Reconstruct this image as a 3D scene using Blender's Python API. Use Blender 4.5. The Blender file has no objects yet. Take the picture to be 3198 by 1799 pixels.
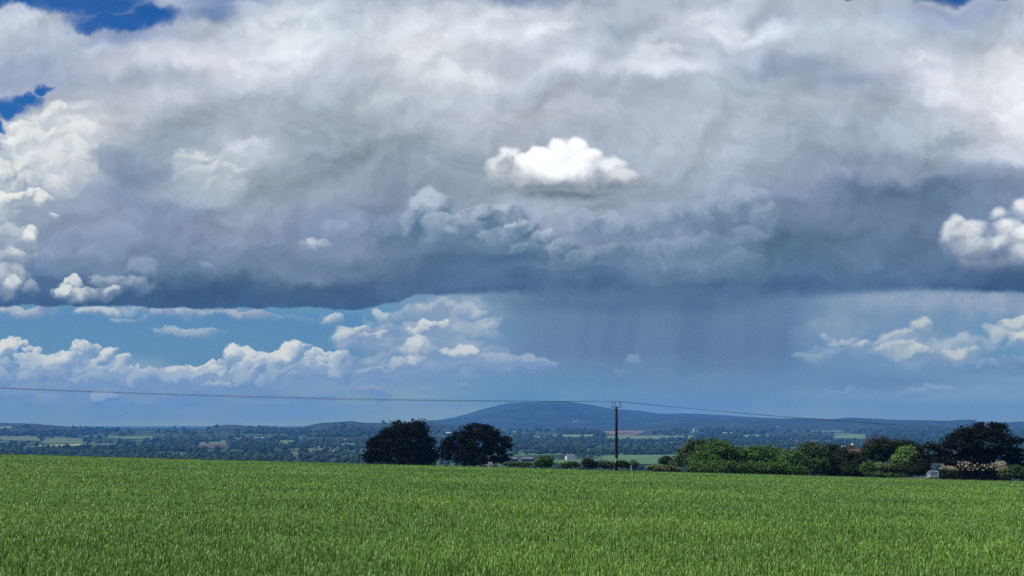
import bpy, math, random
import numpy as np
from mathutils import Vector, Matrix
R = math.radians
scene = bpy.context.scene
col_ = scene.collection
F = 3429.0; CX = 1599.0; HY = 1325.0; CAMZ = 1.7      # camera: focal length, centre column and horizon row of the survey
cam_d = bpy.data.cameras.new("camera"); cam = bpy.data.objects.new("camera", cam_d); col_.objects.link(cam)
cam.location = (0, 0, CAMZ); cam.rotation_euler = (R(90), 0, 0)
cam_d.sensor_width = 36; cam_d.lens = 36 * F / 3198; cam_d.shift_y = (HY - 899.5) / 3198
cam_d.clip_start = .1; cam_d.clip_end = 60000
scene.camera = cam
scene.view_settings.view_transform = 'Standard'; scene.view_settings.look = 'None'
scene.view_settings.exposure = 0; scene.view_settings.gamma = 1
SUN_EL, SUN_AZ = R(50), R(-100)          # azimuth from +Y towards +X
# ---------------------------------------------------------------- sky (world)
# clouds are a function of the world direction alone: X, Y below are the tangent-plane
# bearings of a direction, in thousandths of an arbitrary unit.
def build_world(sun_el, sun_az):
    w = bpy.data.worlds.new("World"); bpy.context.scene.world = w
    w.use_nodes = True
    nt = w.node_tree; nt.nodes.clear()
    import time; T0 = time.time()
    cur = [nt]
    class _L:
        def new(self, a, b): return cur[0].links.new(a, b)
    L = _L()
    def new(t): return cur[0].nodes.new(t)
    def put(sock, v):
        if isinstance(v, S): L.new(v.s, sock)
        elif isinstance(v, (tuple, list)):
            sock.default_value = (*v[:3], 1.0) if len(sock.default_value) == 4 else v[:3]
        else:
            try: sock.default_value = v
            except TypeError: sock.default_value = (v, v, v, 1)[:len(sock.default_value)]
    def m(op, a, b=None, c=None, clamp=False):
        n = new('ShaderNodeMath'); n.operation = op; n.use_clamp = clamp
        put(n.inputs[0], a)
        if b is not None: put(n.inputs[1], b)
        if c is not None: put(n.inputs[2], c)
        return S(n.outputs[0])
    class S:
        def __init__(s, sock): s.s = sock
        def __add__(a, b): return m('ADD', a, b)
        __radd__ = __add__
        def __mul__(a, b): return m('MULTIPLY', a, b)
        __rmul__ = __mul__
        def __sub__(a, b): return m('SUBTRACT', a, b)
        def __rsub__(a, b): return m('SUBTRACT', b, a)
        def __truediv__(a, b): return m('DIVIDE', a, b)
    def sstep(x, a, b, lo=0.0, hi=1.0):
        n = new('ShaderNodeMapRange'); n.interpolation_type = 'SMOOTHSTEP'
        put(n.inputs[0], x); put(n.inputs[1], a); put(n.inputs[2], b); put(n.inputs[3], lo); put(n.inputs[4], hi)
        return S(n.outputs[0])
    def lin(x, a, b, lo=0.0, hi=1.0):
        n = new('ShaderNodeMapRange'); n.clamp = True
        put(n.inputs[0], x); put(n.inputs[1], a); put(n.inputs[2], b); put(n.inputs[3], lo); put(n.inputs[4], hi)
        return S(n.outputs[0])
    def mix(f, a, b, mode='MIX'):
        n = new('ShaderNodeMix'); n.data_type = 'RGBA'; n.blend_type = mode; n.clamp_factor = True
        put(n.inputs[0], f); put(n.inputs[6], a); put(n.inputs[7], b)
        return S(n.outputs[2])
    def vec(x, y):
        n = new('ShaderNodeCombineXYZ'); put(n.inputs[0], x); put(n.inputs[1], y); return S(n.outputs[0])
    def noise(x, y, sc, det=4, rough=.5, off=0.0, sy=1.0, lac=2.0):
        n = new('ShaderNodeTexNoise'); n.noise_dimensions = '2D'; n.normalize = True
        L.new(vec(x * sc + off, y * (sc * sy) + off * .7).s, n.inputs['Vector'])
        n.inputs['Scale'].default_value = 1.0; n.inputs['Detail'].default_value = det
        n.inputs['Roughness'].default_value = rough; n.inputs['Lacunarity'].default_value = lac
        return S(n.outputs['Fac']), n
    def split(n):
        k = new('ShaderNodeSeparateColor'); L.new(n.outputs['Color'], k.inputs[0])
        return S(k.outputs[0]), S(k.outputs[1]), S(k.outputs[2])
    def ramp(x, stops):
        gt = bpy.data.node_groups.new("sky_row", 'ShaderNodeTree')
        gt.interface.new_socket("Fac", in_out='INPUT', socket_type='NodeSocketFloat'); gt.interface.new_socket("Color", in_out='OUTPUT', socket_type='NodeSocketColor')
        gi = gt.nodes.new('NodeGroupInput'); go = gt.nodes.new('NodeGroupOutput')
        n = gt.nodes.new('ShaderNodeValToRGB'); cr = n.color_ramp; cr.interpolation = 'B_SPLINE' if len(stops) > 20 else 'EASE'
        while len(cr.elements) < len(stops): cr.elements.new(0.5)
        for e, (p, c) in zip(cr.elements, stops):
            e.position = p
        for e, (p, c) in zip(cr.elements, stops): e.color = (*c, 1)
        gt.links.new(gi.outputs[0], n.inputs[0]); gt.links.new(n.outputs[0], go.inputs[0])
        return gt
    tc = new('ShaderNodeTexCoord'); sp = new('ShaderNodeSeparateXYZ'); L.new(tc.outputs['Generated'], sp.inputs[0])
    dx, dy, dz = (S(sp.outputs[i]) for i in range(3))
    ady = m('MAXIMUM', m('ABSOLUTE', dy), 0.12)
    K = 3429 / 3198 * 2.576
    X = m('MINIMUM', m('MAXIMUM', 1.288 + (dx / ady) * K, -3.0), 5.6)
    Y = m('MAXIMUM', m('MINIMUM', 1.0673 - (dz / ady) * K, 1.3), -4.0)

    # ---- warps
    f1, n1 = noise(X, Y, 4.2, 6, .56, 3.1); a1, b1, c1 = split(n1)
    f2, n2 = noise(X, Y, 13.0, 5, .55, 11.7); a2, b2, c2 = split(n2)
    wx = X + (a1 - .5) * .17 + (a2 - .5) * .04
    wy = Y + (b1 - .5) * .13 + (b2 - .5) * .035
    px_ = X + (a2 - .5) * .062 + (a1 - .5) * .03
    py_ = Y + (b2 - .5) * .055 + (b1 - .5) * .03
    f3, n3 = noise(X + (a2 - .5) * .03, Y + (b2 - .5) * .03, 34.0, 4, .6, 23.1); a3, b3, c3 = split(n3)
    # billow relief lit from the upper left
    bsc = 9.0
    def billow(x, y):
        n = new('ShaderNodeTexVoronoi'); n.voronoi_dimensions = '2D'; n.feature = 'F1'
        L.new(vec(x * bsc, y * (bsc * 1.25)).s, n.inputs['Vector']); n.inputs['Scale'].default_value = 1
        n.inputs['Detail'].default_value = 2.6; n.inputs['Roughness'].default_value = .5
        n.normalize = True
        return S(n.outputs['Distance'])
    bx = X + (a2 - .5) * .12 + (a1 - .5) * .2; by = Y + (b2 - .5) * .10 + (b1 - .5) * .15
    B0 = billow(bx, by); B1 = billow(bx - .012, by - .016)
    relief = (B1 - B0)                       # >0 on faces turned to the light
    s0, _ = noise(wx, wy, 3.0, 5, .5, 40.0, 1.25); s1, _ = noise(wx - .02, wy - .03, 3.0, 5, .5, 40.0, 1.25)
    soft = (s0 - s1)

    def c8(c):
        r_, g_, b_ = c
        k = max(0, min(1, (b_ - r_ - 35) / 30)) * max(0, min(1, (190 - b_) / 30))
        return ((r_ + 9 * k) / 255, (g_ + 6 * k) / 255, (b_ - 12 * k) / 255)
    rowcache = {}
    def row_group(stops, x):
        key = str(stops)
        if key not in rowcache: rowcache[key] = ramp(None, stops)
        h = new('ShaderNodeGroup'); h.node_tree = rowcache[key]
        L.new((x / 2.576).s, h.inputs[0]); return S(h.outputs[0])
    def grid(x, y, base, strokes, y0, y1, rows, cols=32):
        out = None; prev = None
        xs = [i / (cols - 1) * 2.576 for i in range(cols)]
        for r in range(rows):
            yy = y0 + (y1 - y0) * r / (rows - 1)
            st_ = (y1 - y0) / (rows - 1)
            if yy < T[2] - .07 - st_ and r < rows - 1 or yy > T[3] + .07 + st_ and r > 0: continue
            Yp = yy * 1000
            b = base
            for (ya, ca), (yb, cb) in zip(b[:-1], b[1:]):
                if ya <= Yp <= yb:
                    t = (Yp - ya) / (yb - ya); c0 = [p + (q - p) * t for p, q in zip(ca, cb)]; break
            else: c0 = b[0][1] if Yp < b[0][0] else b[-1][1]
            stops = []
            for xx in xs:
                c = list(c0)
                for (cx, cy, rx, ry, col, *o) in strokes:
                    o = o[0] if o else .95
                    q = ((xx * 1000 - cx) / rx) ** 2 + ((Yp - cy) / ry) ** 2
                    a = o * math.exp(-(q ** 1.4) * .8)
                    c = [p + (q2 - p) * a for p, q2 in zip(c, col)]
                stops.append((xx / 2.576, c8(c)))
            R = row_group(stops, x)
            out = R if out is None else mix(sstep(y, prev, yy), out, R)
            prev = yy
        return out
    UP_BASE = [(0, (182, 190, 203)), (160, (180, 187, 199)), (300, (170, 178, 190)), (420, (152, 163, 179)), (520, (138, 150, 174)),
               (620, (112, 130, 163)), (690, (88, 110, 153)), (740, (66, 91, 138)), (800, (62, 88, 135))]
    UP = [
        (80, 70, 80, 45, (192, 202, 220)), (60, 180, 130, 45, (155, 168, 198)), (200, 140, 120, 40, (172, 181, 203)),
        (330, 110, 90, 30, (170, 182, 208)), (420, 150, 150, 45, (205, 208, 219)), (480, 40, 130, 30, (140, 158, 192)),
        (600, 20, 70, 22, (120, 145, 190), .6),
        (720, 80, 110, 60, (226, 230, 234)), (640, 170, 150, 35, (207, 210, 217)), (830, 60, 90, 40, (200, 212, 222)), (850, 45, 45, 20, (170, 184, 200)),
        (330, 210, 170, 35, (165, 173, 190)), (400, 250, 100, 22, (200, 204, 214)),
        (230, 290, 90, 40, (208, 211, 214)), (50, 330, 70, 50, (214, 217, 221)), (120, 400, 85, 80, (228, 229, 229)), (30, 480, 80, 40, (220, 224, 224)),
        (170, 350, 110, 40, (212, 214, 214)),
        (430, 330, 75, 45, (148, 160, 173)), (520, 310, 80, 30, (172, 178, 192)), (610, 365, 60, 38, (205, 209, 216)), (650, 385, 60, 30, (190, 196, 204)),
        (330, 440, 95, 75, (122, 140, 162)), (390, 500, 110, 50, (128, 145, 170)), (330, 560, 120, 40, (130, 147, 172)),
        (500, 405, 70, 26, (196, 204, 210)), (520, 445, 60, 40, (200, 207, 209)), (545, 425, 42, 30, (212, 217, 217)), (600, 470, 60, 60, (168, 178, 188)),
        (480, 480, 80, 25, (165, 174, 186)),
        (900, 250, 230, 50, (168, 180, 188)), (760, 300, 120, 45, (166, 176, 186)), (900, 400, 200, 80, (150, 163, 174)), (1000, 470, 220, 60, (142, 155, 168)), (1300, 470, 260, 50, (150, 161, 171)), (1600, 490, 200, 50, (152, 163, 175)), (950, 500, 150, 60, (142, 157, 176)),
        (720, 480, 150, 60, (156, 166, 178)),
        (960, 60, 90, 40, (215, 218, 226)), (1010, 120, 110, 45, (206, 210, 218)), (1085, 60, 70, 30, (208, 216, 226)), (1120, 110, 130, 35, (214, 218, 226)),
        (1075, 165, 65, 55, (226, 230, 232)), (1150, 200, 100, 30, (214, 219, 221)), (1290, 8, 150, 22, (140, 156, 190)), (1270, 62, 130, 28, (224, 226, 234)), (1220, 130, 90, 40, (184, 189, 199)),
        (1060, 262, 110, 14, (168, 175, 186)), (1020, 220, 90, 25, (190, 195, 205)),
        (1420, 70, 100, 35, (214, 220, 230)), (1560, 95, 90, 32, (158, 172, 190)), (1640, 50, 60, 30, (166, 178, 196)), (1570, 20, 130, 14, (165, 178, 198)), (1410, 165, 60, 50, (205, 210, 220)),
        (1660, 155, 100, 38, (218, 221, 230)), (1520, 205, 120, 18, (172, 180, 194)), (1640, 215, 150, 18, (160, 172, 188)),
        (1760, 55, 110, 40, (212, 217, 229)), (1880, 85, 80, 35, (216, 220, 230)), (1942, 42, 42, 26, (148, 160, 180)), (1830, 135, 110, 20, (158, 170, 188)), (2030, 90, 90, 40, (184, 196, 210)),
        (1980, 165, 120, 28, (150, 161, 184)), (2150, 190, 110, 34, (148, 160, 184)), (2240, 240, 100, 30, (158, 168, 184)),
        (1880, 200, 130, 22, (172, 184, 196)), (1800, 285, 150, 40, (172, 182, 196)), (1960, 250, 100, 35, (176, 187, 198)),
        (2240, 105, 60, 34, (192, 205, 219)), (2210, 40, 80, 30, (182, 192, 208)), (2390, 40, 120, 30, (152, 168, 202)), (2420, 85, 120, 26, (170, 181, 201)),
        (2300, 165, 100, 28, (212, 214, 226)), (2400, 215, 110, 35, (220, 222, 229)), (2460, 155, 90, 25, (205, 211, 219)), (2560, 90, 60, 35, (178, 188, 204)), (2560, 230, 60, 90, (236, 237, 234)), (2570, 320, 60, 50, (240, 240, 236)),
        (2480, 290, 110, 40, (206, 208, 218)), (2320, 310, 110, 35, (176, 184, 196)), (2200, 320, 140, 40, (163, 174, 190)), (2060, 330, 120, 50, (166, 176, 191)), (2000, 400, 120, 60, (152, 165, 184)),
        (2400, 345, 60, 26, (198, 207, 212)), (2440, 380, 90, 30, (182, 190, 196)), (2540, 400, 80, 40, (196, 198, 210)), (2250, 410, 130, 35, (148, 162, 183)),
        (1350, 300, 300, 60, (182, 188, 198)), (1200, 330, 150, 50, (176, 183, 193)), (1120, 420, 90, 60, (156, 169, 184)), (1750, 380, 150, 90, (176, 184, 197)), (1640, 330, 150, 50, (172, 181, 192)),
        (1650, 470, 150, 30, (168, 178, 194)), (1780, 460, 90, 30, (160, 172, 190)),
        (200, 560, 130, 60, (150, 162, 182)), (240, 640, 120, 40, (128, 142, 170)), (330, 650, 60, 50, (112, 130, 163)), (150, 620, 50, 60, (140, 154, 178)),
        (460, 600, 130, 50, (128, 143, 170)), (640, 570, 160, 45, (148, 157, 174)), (560, 655, 90, 30, (142, 155, 178)), (650, 690, 180, 25, (118, 136, 170)), (380, 700, 40, 40, (78, 103, 150)),
        (830, 590, 120, 40, (128, 143, 168)), (880, 640, 120, 35, (96, 116, 152)), (985, 540, 60, 60, (124, 139, 164)), (1300, 545, 160, 40, (128, 143, 168)), (1640, 520, 90, 50, (150, 162, 180)), (940, 690, 60, 50, (78, 103, 150)), (760, 670, 110, 28, (122, 139, 170)), (1000, 600, 60, 70, (112, 130, 164)),
        (500, 735, 300, 16, (72, 96, 142)), (850, 745, 150, 24, (60, 86, 134)), (1070, 690, 100, 25, (86, 108, 150)),
        (1120, 575, 90, 50, (140, 155, 182)), (1200, 650, 120, 26, (78, 105, 150)), (1330, 660, 110, 25, (84, 110, 154)), (1330, 590, 130, 40, (150, 162, 184)), (1470, 600, 100, 40, (146, 158, 180)),
        (1330, 510, 120, 26, (172, 181, 194)), (1500, 530, 140, 28, (156, 167, 184)), (1600, 590, 110, 45, (142, 156, 180)), (1700, 620, 120, 40, (134, 150, 180)), (1840, 640, 90, 40, (112, 136, 172)),
        (1880, 590, 60, 40, (118, 138, 172)), (1480, 665, 130, 20, (120, 140, 172)), (1350, 700, 180, 15, (78, 104, 150)), (1600, 705, 200, 14, (84, 110, 156)),
        (2000, 540, 110, 60, (122, 138, 168)), (2160, 500, 100, 40, (108, 128, 160)), (2300, 490, 160, 28, (88, 112, 152)), (2360, 530, 130, 30, (92, 115, 155)), (2500, 470, 100, 30, (118, 136, 166)),
        (2150, 600, 200, 50, (92, 116, 156)), (1960, 620, 60, 60, (76, 106, 152)), (2050, 680, 150, 26, (80, 106, 152)), (2300, 640, 120, 50, (88, 110, 155)), (2500, 700, 140, 22, (50, 76, 128)), (2200, 700, 100, 20, (74, 100, 148)),
    ]
    def con(v, cy): k = 1 + .32 * max(0, min(1, (480 - cy) / 80)); l = sum(v) / 3; d = (182 + (l - 182) * k) - l; return tuple(min(250, (q - l) * .88 + l + d) for q in v)
    UP = [(p[0], p[1], p[2], p[3], con(p[4], p[1]), *p[5:]) for p in UP]
    LO_BASE = [(720, (108, 141, 172)), (800, (104, 150, 184)), (860, (108, 156, 184)), (960, (142, 170, 182)), (1020, (176, 196, 158)), (1100, (186, 203, 142)), (1300, (150, 170, 170))]
    LO = [
        (1150, 780, 130, 45, (146, 164, 184)), (1050, 860, 130, 60, (130, 154, 182)), (1200, 900, 110, 45, (132, 156, 184)), (1000, 940, 160, 40, (122, 154, 190)),
        (300, 960, 400, 40, (138, 160, 188)), (750, 960, 150, 35, (132, 158, 190)), (150, 1010, 240, 20, (132, 164, 192)), (60, 1050, 120, 22, (126, 160, 190)), (330, 1030, 100, 18, (108, 146, 192)), (560, 1040, 130, 20, (130, 160, 188)), (760, 1040, 110, 16, (112, 154, 196)),
        (1420, 760, 150, 40, (90, 108, 147)), (1700, 760, 260, 50, (82, 101, 143)), (1380, 860, 90, 70, (112, 131, 164)), (1550, 860, 160, 80, (104, 122, 160)), (1780, 880, 140, 90, (99, 118, 156)), (1950, 860, 90, 90, (100, 119, 158)),
        (1500, 960, 300, 40, (92, 130, 176)), (1350, 1000, 200, 30, (90, 136, 182)), (1850, 980, 250, 40, (96, 132, 176)), (1700, 1040, 260, 22, (110, 148, 186)), (1250, 970, 80, 30, (94, 136, 184)),
        (2150, 790, 160, 40, (132, 150, 176)), (2350, 760, 200, 30, (138, 154, 180)), (2540, 770, 80, 30, (148, 160, 178)), (2100, 900, 120, 30, (108, 140, 176)), (2300, 860, 160, 50, (126, 150, 178)),
        (2250, 960, 200, 18, (92, 126, 174)), (2500, 930, 120, 22, (90, 126, 174)), (2450, 990, 160, 25, (122, 158, 190)), (2200, 1010, 160, 20, (112, 146, 186)), (2400, 1045, 250, 20, (120, 154, 188)),
    ]
    def thr(v, cy): k = max(0, min(1, (cy - 880) / 140)); return (v[0] + 38 * k, v[1] + 26 * k, v[2] - 8 * k)
    LO = [(p[0], p[1], p[2], p[3], thr(p[4], p[1]), *p[5:]) for p in LO]
    lwx = X + (a1 - .5) * .10 + (a2 - .5) * .05; lwy = Y + (b1 - .5) * .03 + (b2 - .5) * .03

    # perceptual values -> light
    STR = .09
    def shader_of(col, clear, Y=Y):
        col = mix(1.0, mix(1.0, col, (1.09,) * 3, 'MULTIPLY'), (.058, .054, .060), 'SUBTRACT')
        g = new('ShaderNodeGamma'); L.new(col.s, g.inputs[0]); g.inputs[1].default_value = 2.2
        cl = mix(1.0, S(g.outputs[0]), (1 / STR,) * 3, 'MULTIPLY')
        sky = new('ShaderNodeTexSky'); sky.sky_type = 'NISHITA'; sky.sun_disc = False
        sky.sun_elevation = sun_el; sky.sun_rotation = sun_az; sky.altitude = 100; sky.air_density = 1.2; sky.dust_density = .3; sky.ozone_density = 3.0
        blue = mix(1.0, S(sky.outputs[0]), mix(sstep(Y, .45, .80), (.022, .35, .80), (.31, .54, .86)), 'MULTIPLY')
        fin = mix(clear, cl, blue)
        bg = new('ShaderNodeBackground'); L.new(fin.s, bg.inputs[0]); bg.inputs[1].default_value = STR
        return bg.outputs[0]
    T = [-9, 9, -9, 9]
    # ---- puffs painted back to front; each is a rounded head with a lit crown
    P2 = (c2 - .5); P1 = (c1 - .5)
    # one puff = one node group: position, parameters, what lies behind -> colour and opening with the puff over it
    gt = bpy.data.node_groups.new("cloud_puff", 'ShaderNodeTree')
    SPEC = [('Pos', 'Vector'), ('Wob', 'Vector'), ('Back', 'Color'), ('Clear', 'Float'), ('Centre', 'Vector'), ('InvR', 'Vector'), ('Lit', 'Color'), ('Shade', 'Color'),
            ('K', 'Float'), ('Op', 'Float'), ('Amp', 'Float'), ('Edge', 'Float'), ('Lo', 'Float'), ('Hi', 'Float')]
    for nm, ty in SPEC: gt.interface.new_socket(nm, in_out='INPUT', socket_type='NodeSocket' + ty)
    gt.interface.new_socket('Color', in_out='OUTPUT', socket_type='NodeSocketColor'); gt.interface.new_socket('Clear', in_out='OUTPUT', socket_type='NodeSocketFloat')
    gt.interface.new_socket('Pos', in_out='OUTPUT', socket_type='NodeSocketVector')
    gi = gt.nodes.new('NodeGroupInput'); go = gt.nodes.new('NodeGroupOutput')
    I = {nm: S(gi.outputs[i]) for i, (nm, ty) in enumerate(SPEC)}
    cur[0] = gt
    def vm(op, a, b):
        n = new('ShaderNodeVectorMath'); n.operation = op; put(n.inputs[0], a); put(n.inputs[1], b); return S(n.outputs[0])
    def sepv(v):
        n = new('ShaderNodeSeparateXYZ'); put(n.inputs[0], v); return [S(o) for o in n.outputs]
    def sepc(c):
        n = new('ShaderNodeSeparateColor'); put(n.inputs[0], c); return n.outputs[0]
    ux, uy, rel = sepv(vm('MULTIPLY', vm('SUBTRACT', I['Pos'], I['Centre']), I['InvR']))
    w1, w2, w3 = sepv(I['Wob'])
    q = ux * ux + uy * uy
    d = (w2 + w3 * .38) * I['Amp'] - q
    eg = I['Edge'] * sstep(uy, -.7, .8, .5, 1.9)
    a = sstep(d, -1.0, eg - 1.0) * I['Op']
    lt = sstep(w1 * .9 + w2 * 1.2 + w3 * .6 - uy - ux * .45 + rel * 1.6, I['Lo'], I['Hi'])
    oc = mix(a, I['Back'], mix(lt * I['K'], I['Shade'], I['Lit']))
    cur[0].links.new(oc.s, go.inputs[0]); oclr = I['Clear'] * (1 - a); cur[0].links.new(oclr.s, go.inputs[1])
    # the position handed on waits for this puff's result (keeps the shader's working set small)
    gate = oclr * 1e-7 + oc * 1e-7
    cv = new('ShaderNodeCombineXYZ'); put(cv.inputs[0], gate)
    cur[0].links.new(vm('ADD', I['Pos'], S(cv.outputs[0])).s, go.inputs[2])
    cur[0] = nt
    POS0 = POS = [vec(px_, py_)]; put(POS[0].s.node.inputs[2], relief)
    WOB = vec(P1, P2); put(WOB.s.node.inputs[2], c3 - .5)
    def puffs(col, clear, items, lit, shade, soft_e=.35, amp=2.2, op=.95, wob=1.0, base=None, lo=-.35, hi=.75):
        for it in items:
            cx, cy, rx, ry = [v / 1000 for v in it[:4]]
            mg = 1.45
            if cx + rx * mg + .03 < T[0] or cx - rx * mg - .03 > T[1] or cy + ry * mg + .03 < T[2] or cy - ry * mg - .03 > T[3]: continue
            k = it[4] if len(it) > 4 else 1.0; o2 = it[5] if len(it) > 5 else 1.0
            n = new('ShaderNodeGroup'); n.node_tree = gt
            for i, v in enumerate((POS[0], WOBS[0], col, clear, (cx, cy, 0), (1 / rx, 1 / ry, 1), c8(lit), c8(shade), k, op * o2, amp, soft_e, lo, hi)): put(n.inputs[i], v)
            col, clear, POS[0] = S(n.outputs[0]), S(n.outputs[1]), S(n.outputs[2])
        return col, clear
    WOBS = [WOB]
    def bank(col, clear, top, bot, rows, r, lit, shade, k0, k1, soft, op, seed, amp=1.5, step=.85, flat=.85, lo=-.5, hi=.7):
        """heads of a cumulus bank between an upper and a lower outline, painted from the back row down"""
        g = random.Random(seed); items = []
        xa, xb = top[0][0], top[-1][0]
        def yy(tab, x):
            for (p, q), (p2, q2) in zip(tab[:-1], tab[1:]):
                if p <= x <= p2: return q + (q2 - q) * (x - p) / (p2 - p)
            return tab[-1][1]
        for j in range(rows):
            t = j / max(rows - 1, 1); x = xa + g.uniform(0, r)
            while x <= xb:
                rr = r * g.uniform(.6, 1.35) * (1 + .15 * t)
                y0 = yy(top, x) + rr * .8; y1 = yy(bot, x)
                y = y0 + (y1 - y0) * t + g.uniform(-.25, .25) * r
                items.append((x, y, rr * 1.15, rr * flat, max(0, k0 + (k1 - k0) * t + g.uniform(-.18, .18))))
                x += rr * step * 1.25
        return puffs(col, clear, items, lit, shade, soft, amp, op, lo=lo, hi=hi)
    NAMES = 'X Y a1 b1 c1 a2 b2 c2 wx wy px_ py_ relief soft WOB P1 P2 lwx lwy PS'.split()
    VALS = [X, Y, a1, b1, c1, a2, b2, c2, wx, wy, px_, py_, relief, soft, WOB, P1, P2, lwx, lwy, POS[0]]
    def tile(x0, x1, y0, y1):
        """one part of the sky as its own node group; only what can reach that part is built into it"""
        T[:] = [x0, x1, y0, y1]
        g = bpy.data.node_groups.new("sky_tile", 'ShaderNodeTree')
        for nm in NAMES: g.interface.new_socket(nm, in_out='INPUT', socket_type='NodeSocket' + {'WOB': 'Vector', 'PS': 'Vector'}.get(nm, 'Float'))
        g.interface.new_socket('Shader', in_out='OUTPUT', socket_type='NodeSocketShader')
        cur[0] = g
        gi = new('NodeGroupInput'); go = new('NodeGroupOutput')
        args = [S(gi.outputs[i]) for i in range(len(NAMES))]
        L.new(tile_body(*args), go.inputs[0])
        cur[0] = nt
        h = new('ShaderNodeGroup'); h.node_tree = g
        for i, v in enumerate(VALS): L.new(v.s, h.inputs[i])
        return h.outputs[0]
    def tile_body(X, Y, a1, b1, c1, a2, b2, c2, wx, wy, px_, py_, relief, soft, WOB, P1, P2, lwx, lwy, PS):
        POS[0] = PS; WOBS[0] = WOB
        gl = clearL = up = clearU = None
        if T[3] > .70:
            gl = grid(lwx, lwy, LO_BASE, LO, .72, 1.12, 11)

            # rain: soft vertical streaks under the base
            rs, _ = noise(X + Y * .12, Y, 9.0, 3, .5, 71.0, .06)
            rmask = sstep(X, 1.28, 1.45) * sstep(X, 2.25, 1.95) * sstep(Y, .72, .80) * sstep(Y, 1.02, .86)
            gl = mix(rmask * sstep(rs, .25, .85) * .6, gl, c8((112, 132, 168)))
            gl = mix(rmask * .25 * sstep(rs, .60, .22), gl, c8((74, 106, 154)))

            clearL = sstep(Y + (b1 - .5) * .05 + (c1 - .5) * .05, .775, .80) * sstep(Y + (b1 - .5) * .1, .95, .90) * sstep(X + (a1 - .5) * .3, 1.02, .86)
            # streaks of stratus under the base
            gl, clearL = puffs(gl, clearL, [(50, 787, 110, 20, .7), (250, 790, 80, 17, .9), (470, 782, 190, 24, .8), (330, 805, 60, 9, .8, .7), (610, 795, 110, 18, .5), (500, 842, 110, 17, .8, .85), (430, 832, 60, 9, 1, .7), (760, 800, 90, 10, .4, .5)],
                               (212, 216, 212), (140, 154, 180), .8, 1.6, .9)
            # the far row of cumulus
            wl, ws = (232, 231, 218), (132, 157, 186)
            gl, clearL = bank(gl, clearL, [(-40, 950), (200, 945), (420, 940), (700, 945), (900, 930), (1000, 945)], [(-40, 1000), (1000, 1000)], 2, 34, (176, 190, 202), (126, 153, 186), .7, .3, 1.3, .7, 20, flat=.6)
            gl, clearL = bank(gl, clearL, [(-20, 862), (30, 842), (80, 868), (125, 895), (170, 870), (200, 845), (240, 862), (290, 880), (330, 925), (430, 925), (480, 905), (540, 900), (580, 872), (640, 885), (690, 882), (730, 856), (780, 875), (850, 890), (890, 915)], [(-20, 950), (300, 960), (600, 960), (890, 950)], 4, 25, wl, ws, 1.0, .35, .6, .9, 21, amp=1.8)
            gl, clearL = puffs(gl, clearL, [(205, 880, 36, 34, 1.1), (180, 912, 50, 34, 1.), (275, 898, 30, 28, 1.1), (20, 880, 34, 30, 1.), (735, 892, 44, 36, 1.2), (700, 910, 30, 30, 1.15), (585, 900, 36, 32, 1.), (270, 1000, 50, 13, .9, .7), (560, 965, 60, 14, .7, .8)], wl, ws, .7, 1.6, .9)
            gl, clearL = puffs(gl, clearL, [(150, 985, 260, 26, .3, .7), (480, 985, 220, 24, .3, .7), (800, 980, 220, 26, .3, .7), (320, 1020, 200, 16, .6, .5), (700, 1020, 160, 14, .6, .5)], (178, 192, 200), (140, 166, 188), 1.9, 1.8, .9)
            gl, clearL = puffs(gl, clearL, [(110, 1010, 90, 12, .6, .5), (300, 1045, 140, 12, .5, .5), (520, 1030, 90, 10, .6, .5), (620, 1055, 120, 10, .5, .4), (900, 1030, 140, 14, .5, .5), (1080, 1010, 100, 14, .5, .5), (1160, 960, 90, 16, .4, .5)], (206, 212, 204), (150, 172, 184), 1.6, 1.9, .9)
            # lit heads in front of the shower
            gl, clearL = puffs(gl, clearL, [(1150, 790, 160, 60, .45, .9), (1080, 870, 140, 60, .4, .8)], (190, 198, 204), (140, 160, 184), 1.4, 1.5, .9)
            gl, clearL = bank(gl, clearL, [(840, 835), (900, 812), (960, 790), (1000, 765), (1050, 752), (1130, 750), (1200, 770), (1260, 800)], [(840, 865), (980, 880), (1260, 890)], 3, 30, (204, 208, 206), (136, 156, 182), .8, .4, 1.0, .6, 24)
            gl, clearL = bank(gl, clearL, [(860, 880), (950, 880), (1020, 860), (1100, 870), (1200, 880), (1300, 890), (1390, 900)], [(860, 940), (1100, 950), (1390, 930)], 3, 30, (200, 205, 202), (126, 151, 184), .8, .25, 1.1, .6, 25, flat=.65)
            gl, clearL = puffs(gl, clearL, [(830, 808, 40, 15, .8), (905, 835, 46, 24, 1.1), (870, 848, 44, 16, .9), (940, 850, 56, 20, .9), (960, 800, 34, 26, .9, .8), (1095, 825, 44, 26, 1.15), (1060, 845, 50, 22, .9), (1245, 830, 30, 22, .8, .7), (1050, 885, 46, 38, 1.05), (1020, 915, 56, 26, .9), (1150, 895, 56, 26, 1.05),
                (930, 935, 56, 16, .6, .8), (1060, 990, 40, 12, .6, .6), (930, 988, 50, 13, .5, .6), (1160, 985, 40, 11, .4, .5)], (226, 227, 216), (140, 158, 184), .8, 1.7, .85)
            # right-hand veiled heads
            gl, clearL = puffs(gl, clearL, [(2330, 790, 320, 80, .5, .95), (2120, 860, 180, 70, .4, .8), (2500, 800, 140, 80, .6, .9), (2350, 880, 240, 50, .4, .8)], (180, 188, 196), (128, 149, 175), 1.6, 1.3, .9)
            gl, clearL = bank(gl, clearL, [(2060, 860), (2140, 830), (2230, 835), (2300, 815), (2380, 850), (2460, 840), (2520, 800), (2600, 790)], [(2060, 900), (2300, 910), (2600, 920)], 3, 40, (200, 206, 206), (124, 149, 178), .75, .35, 1.3, .75, 26, flat=.7)
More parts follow.
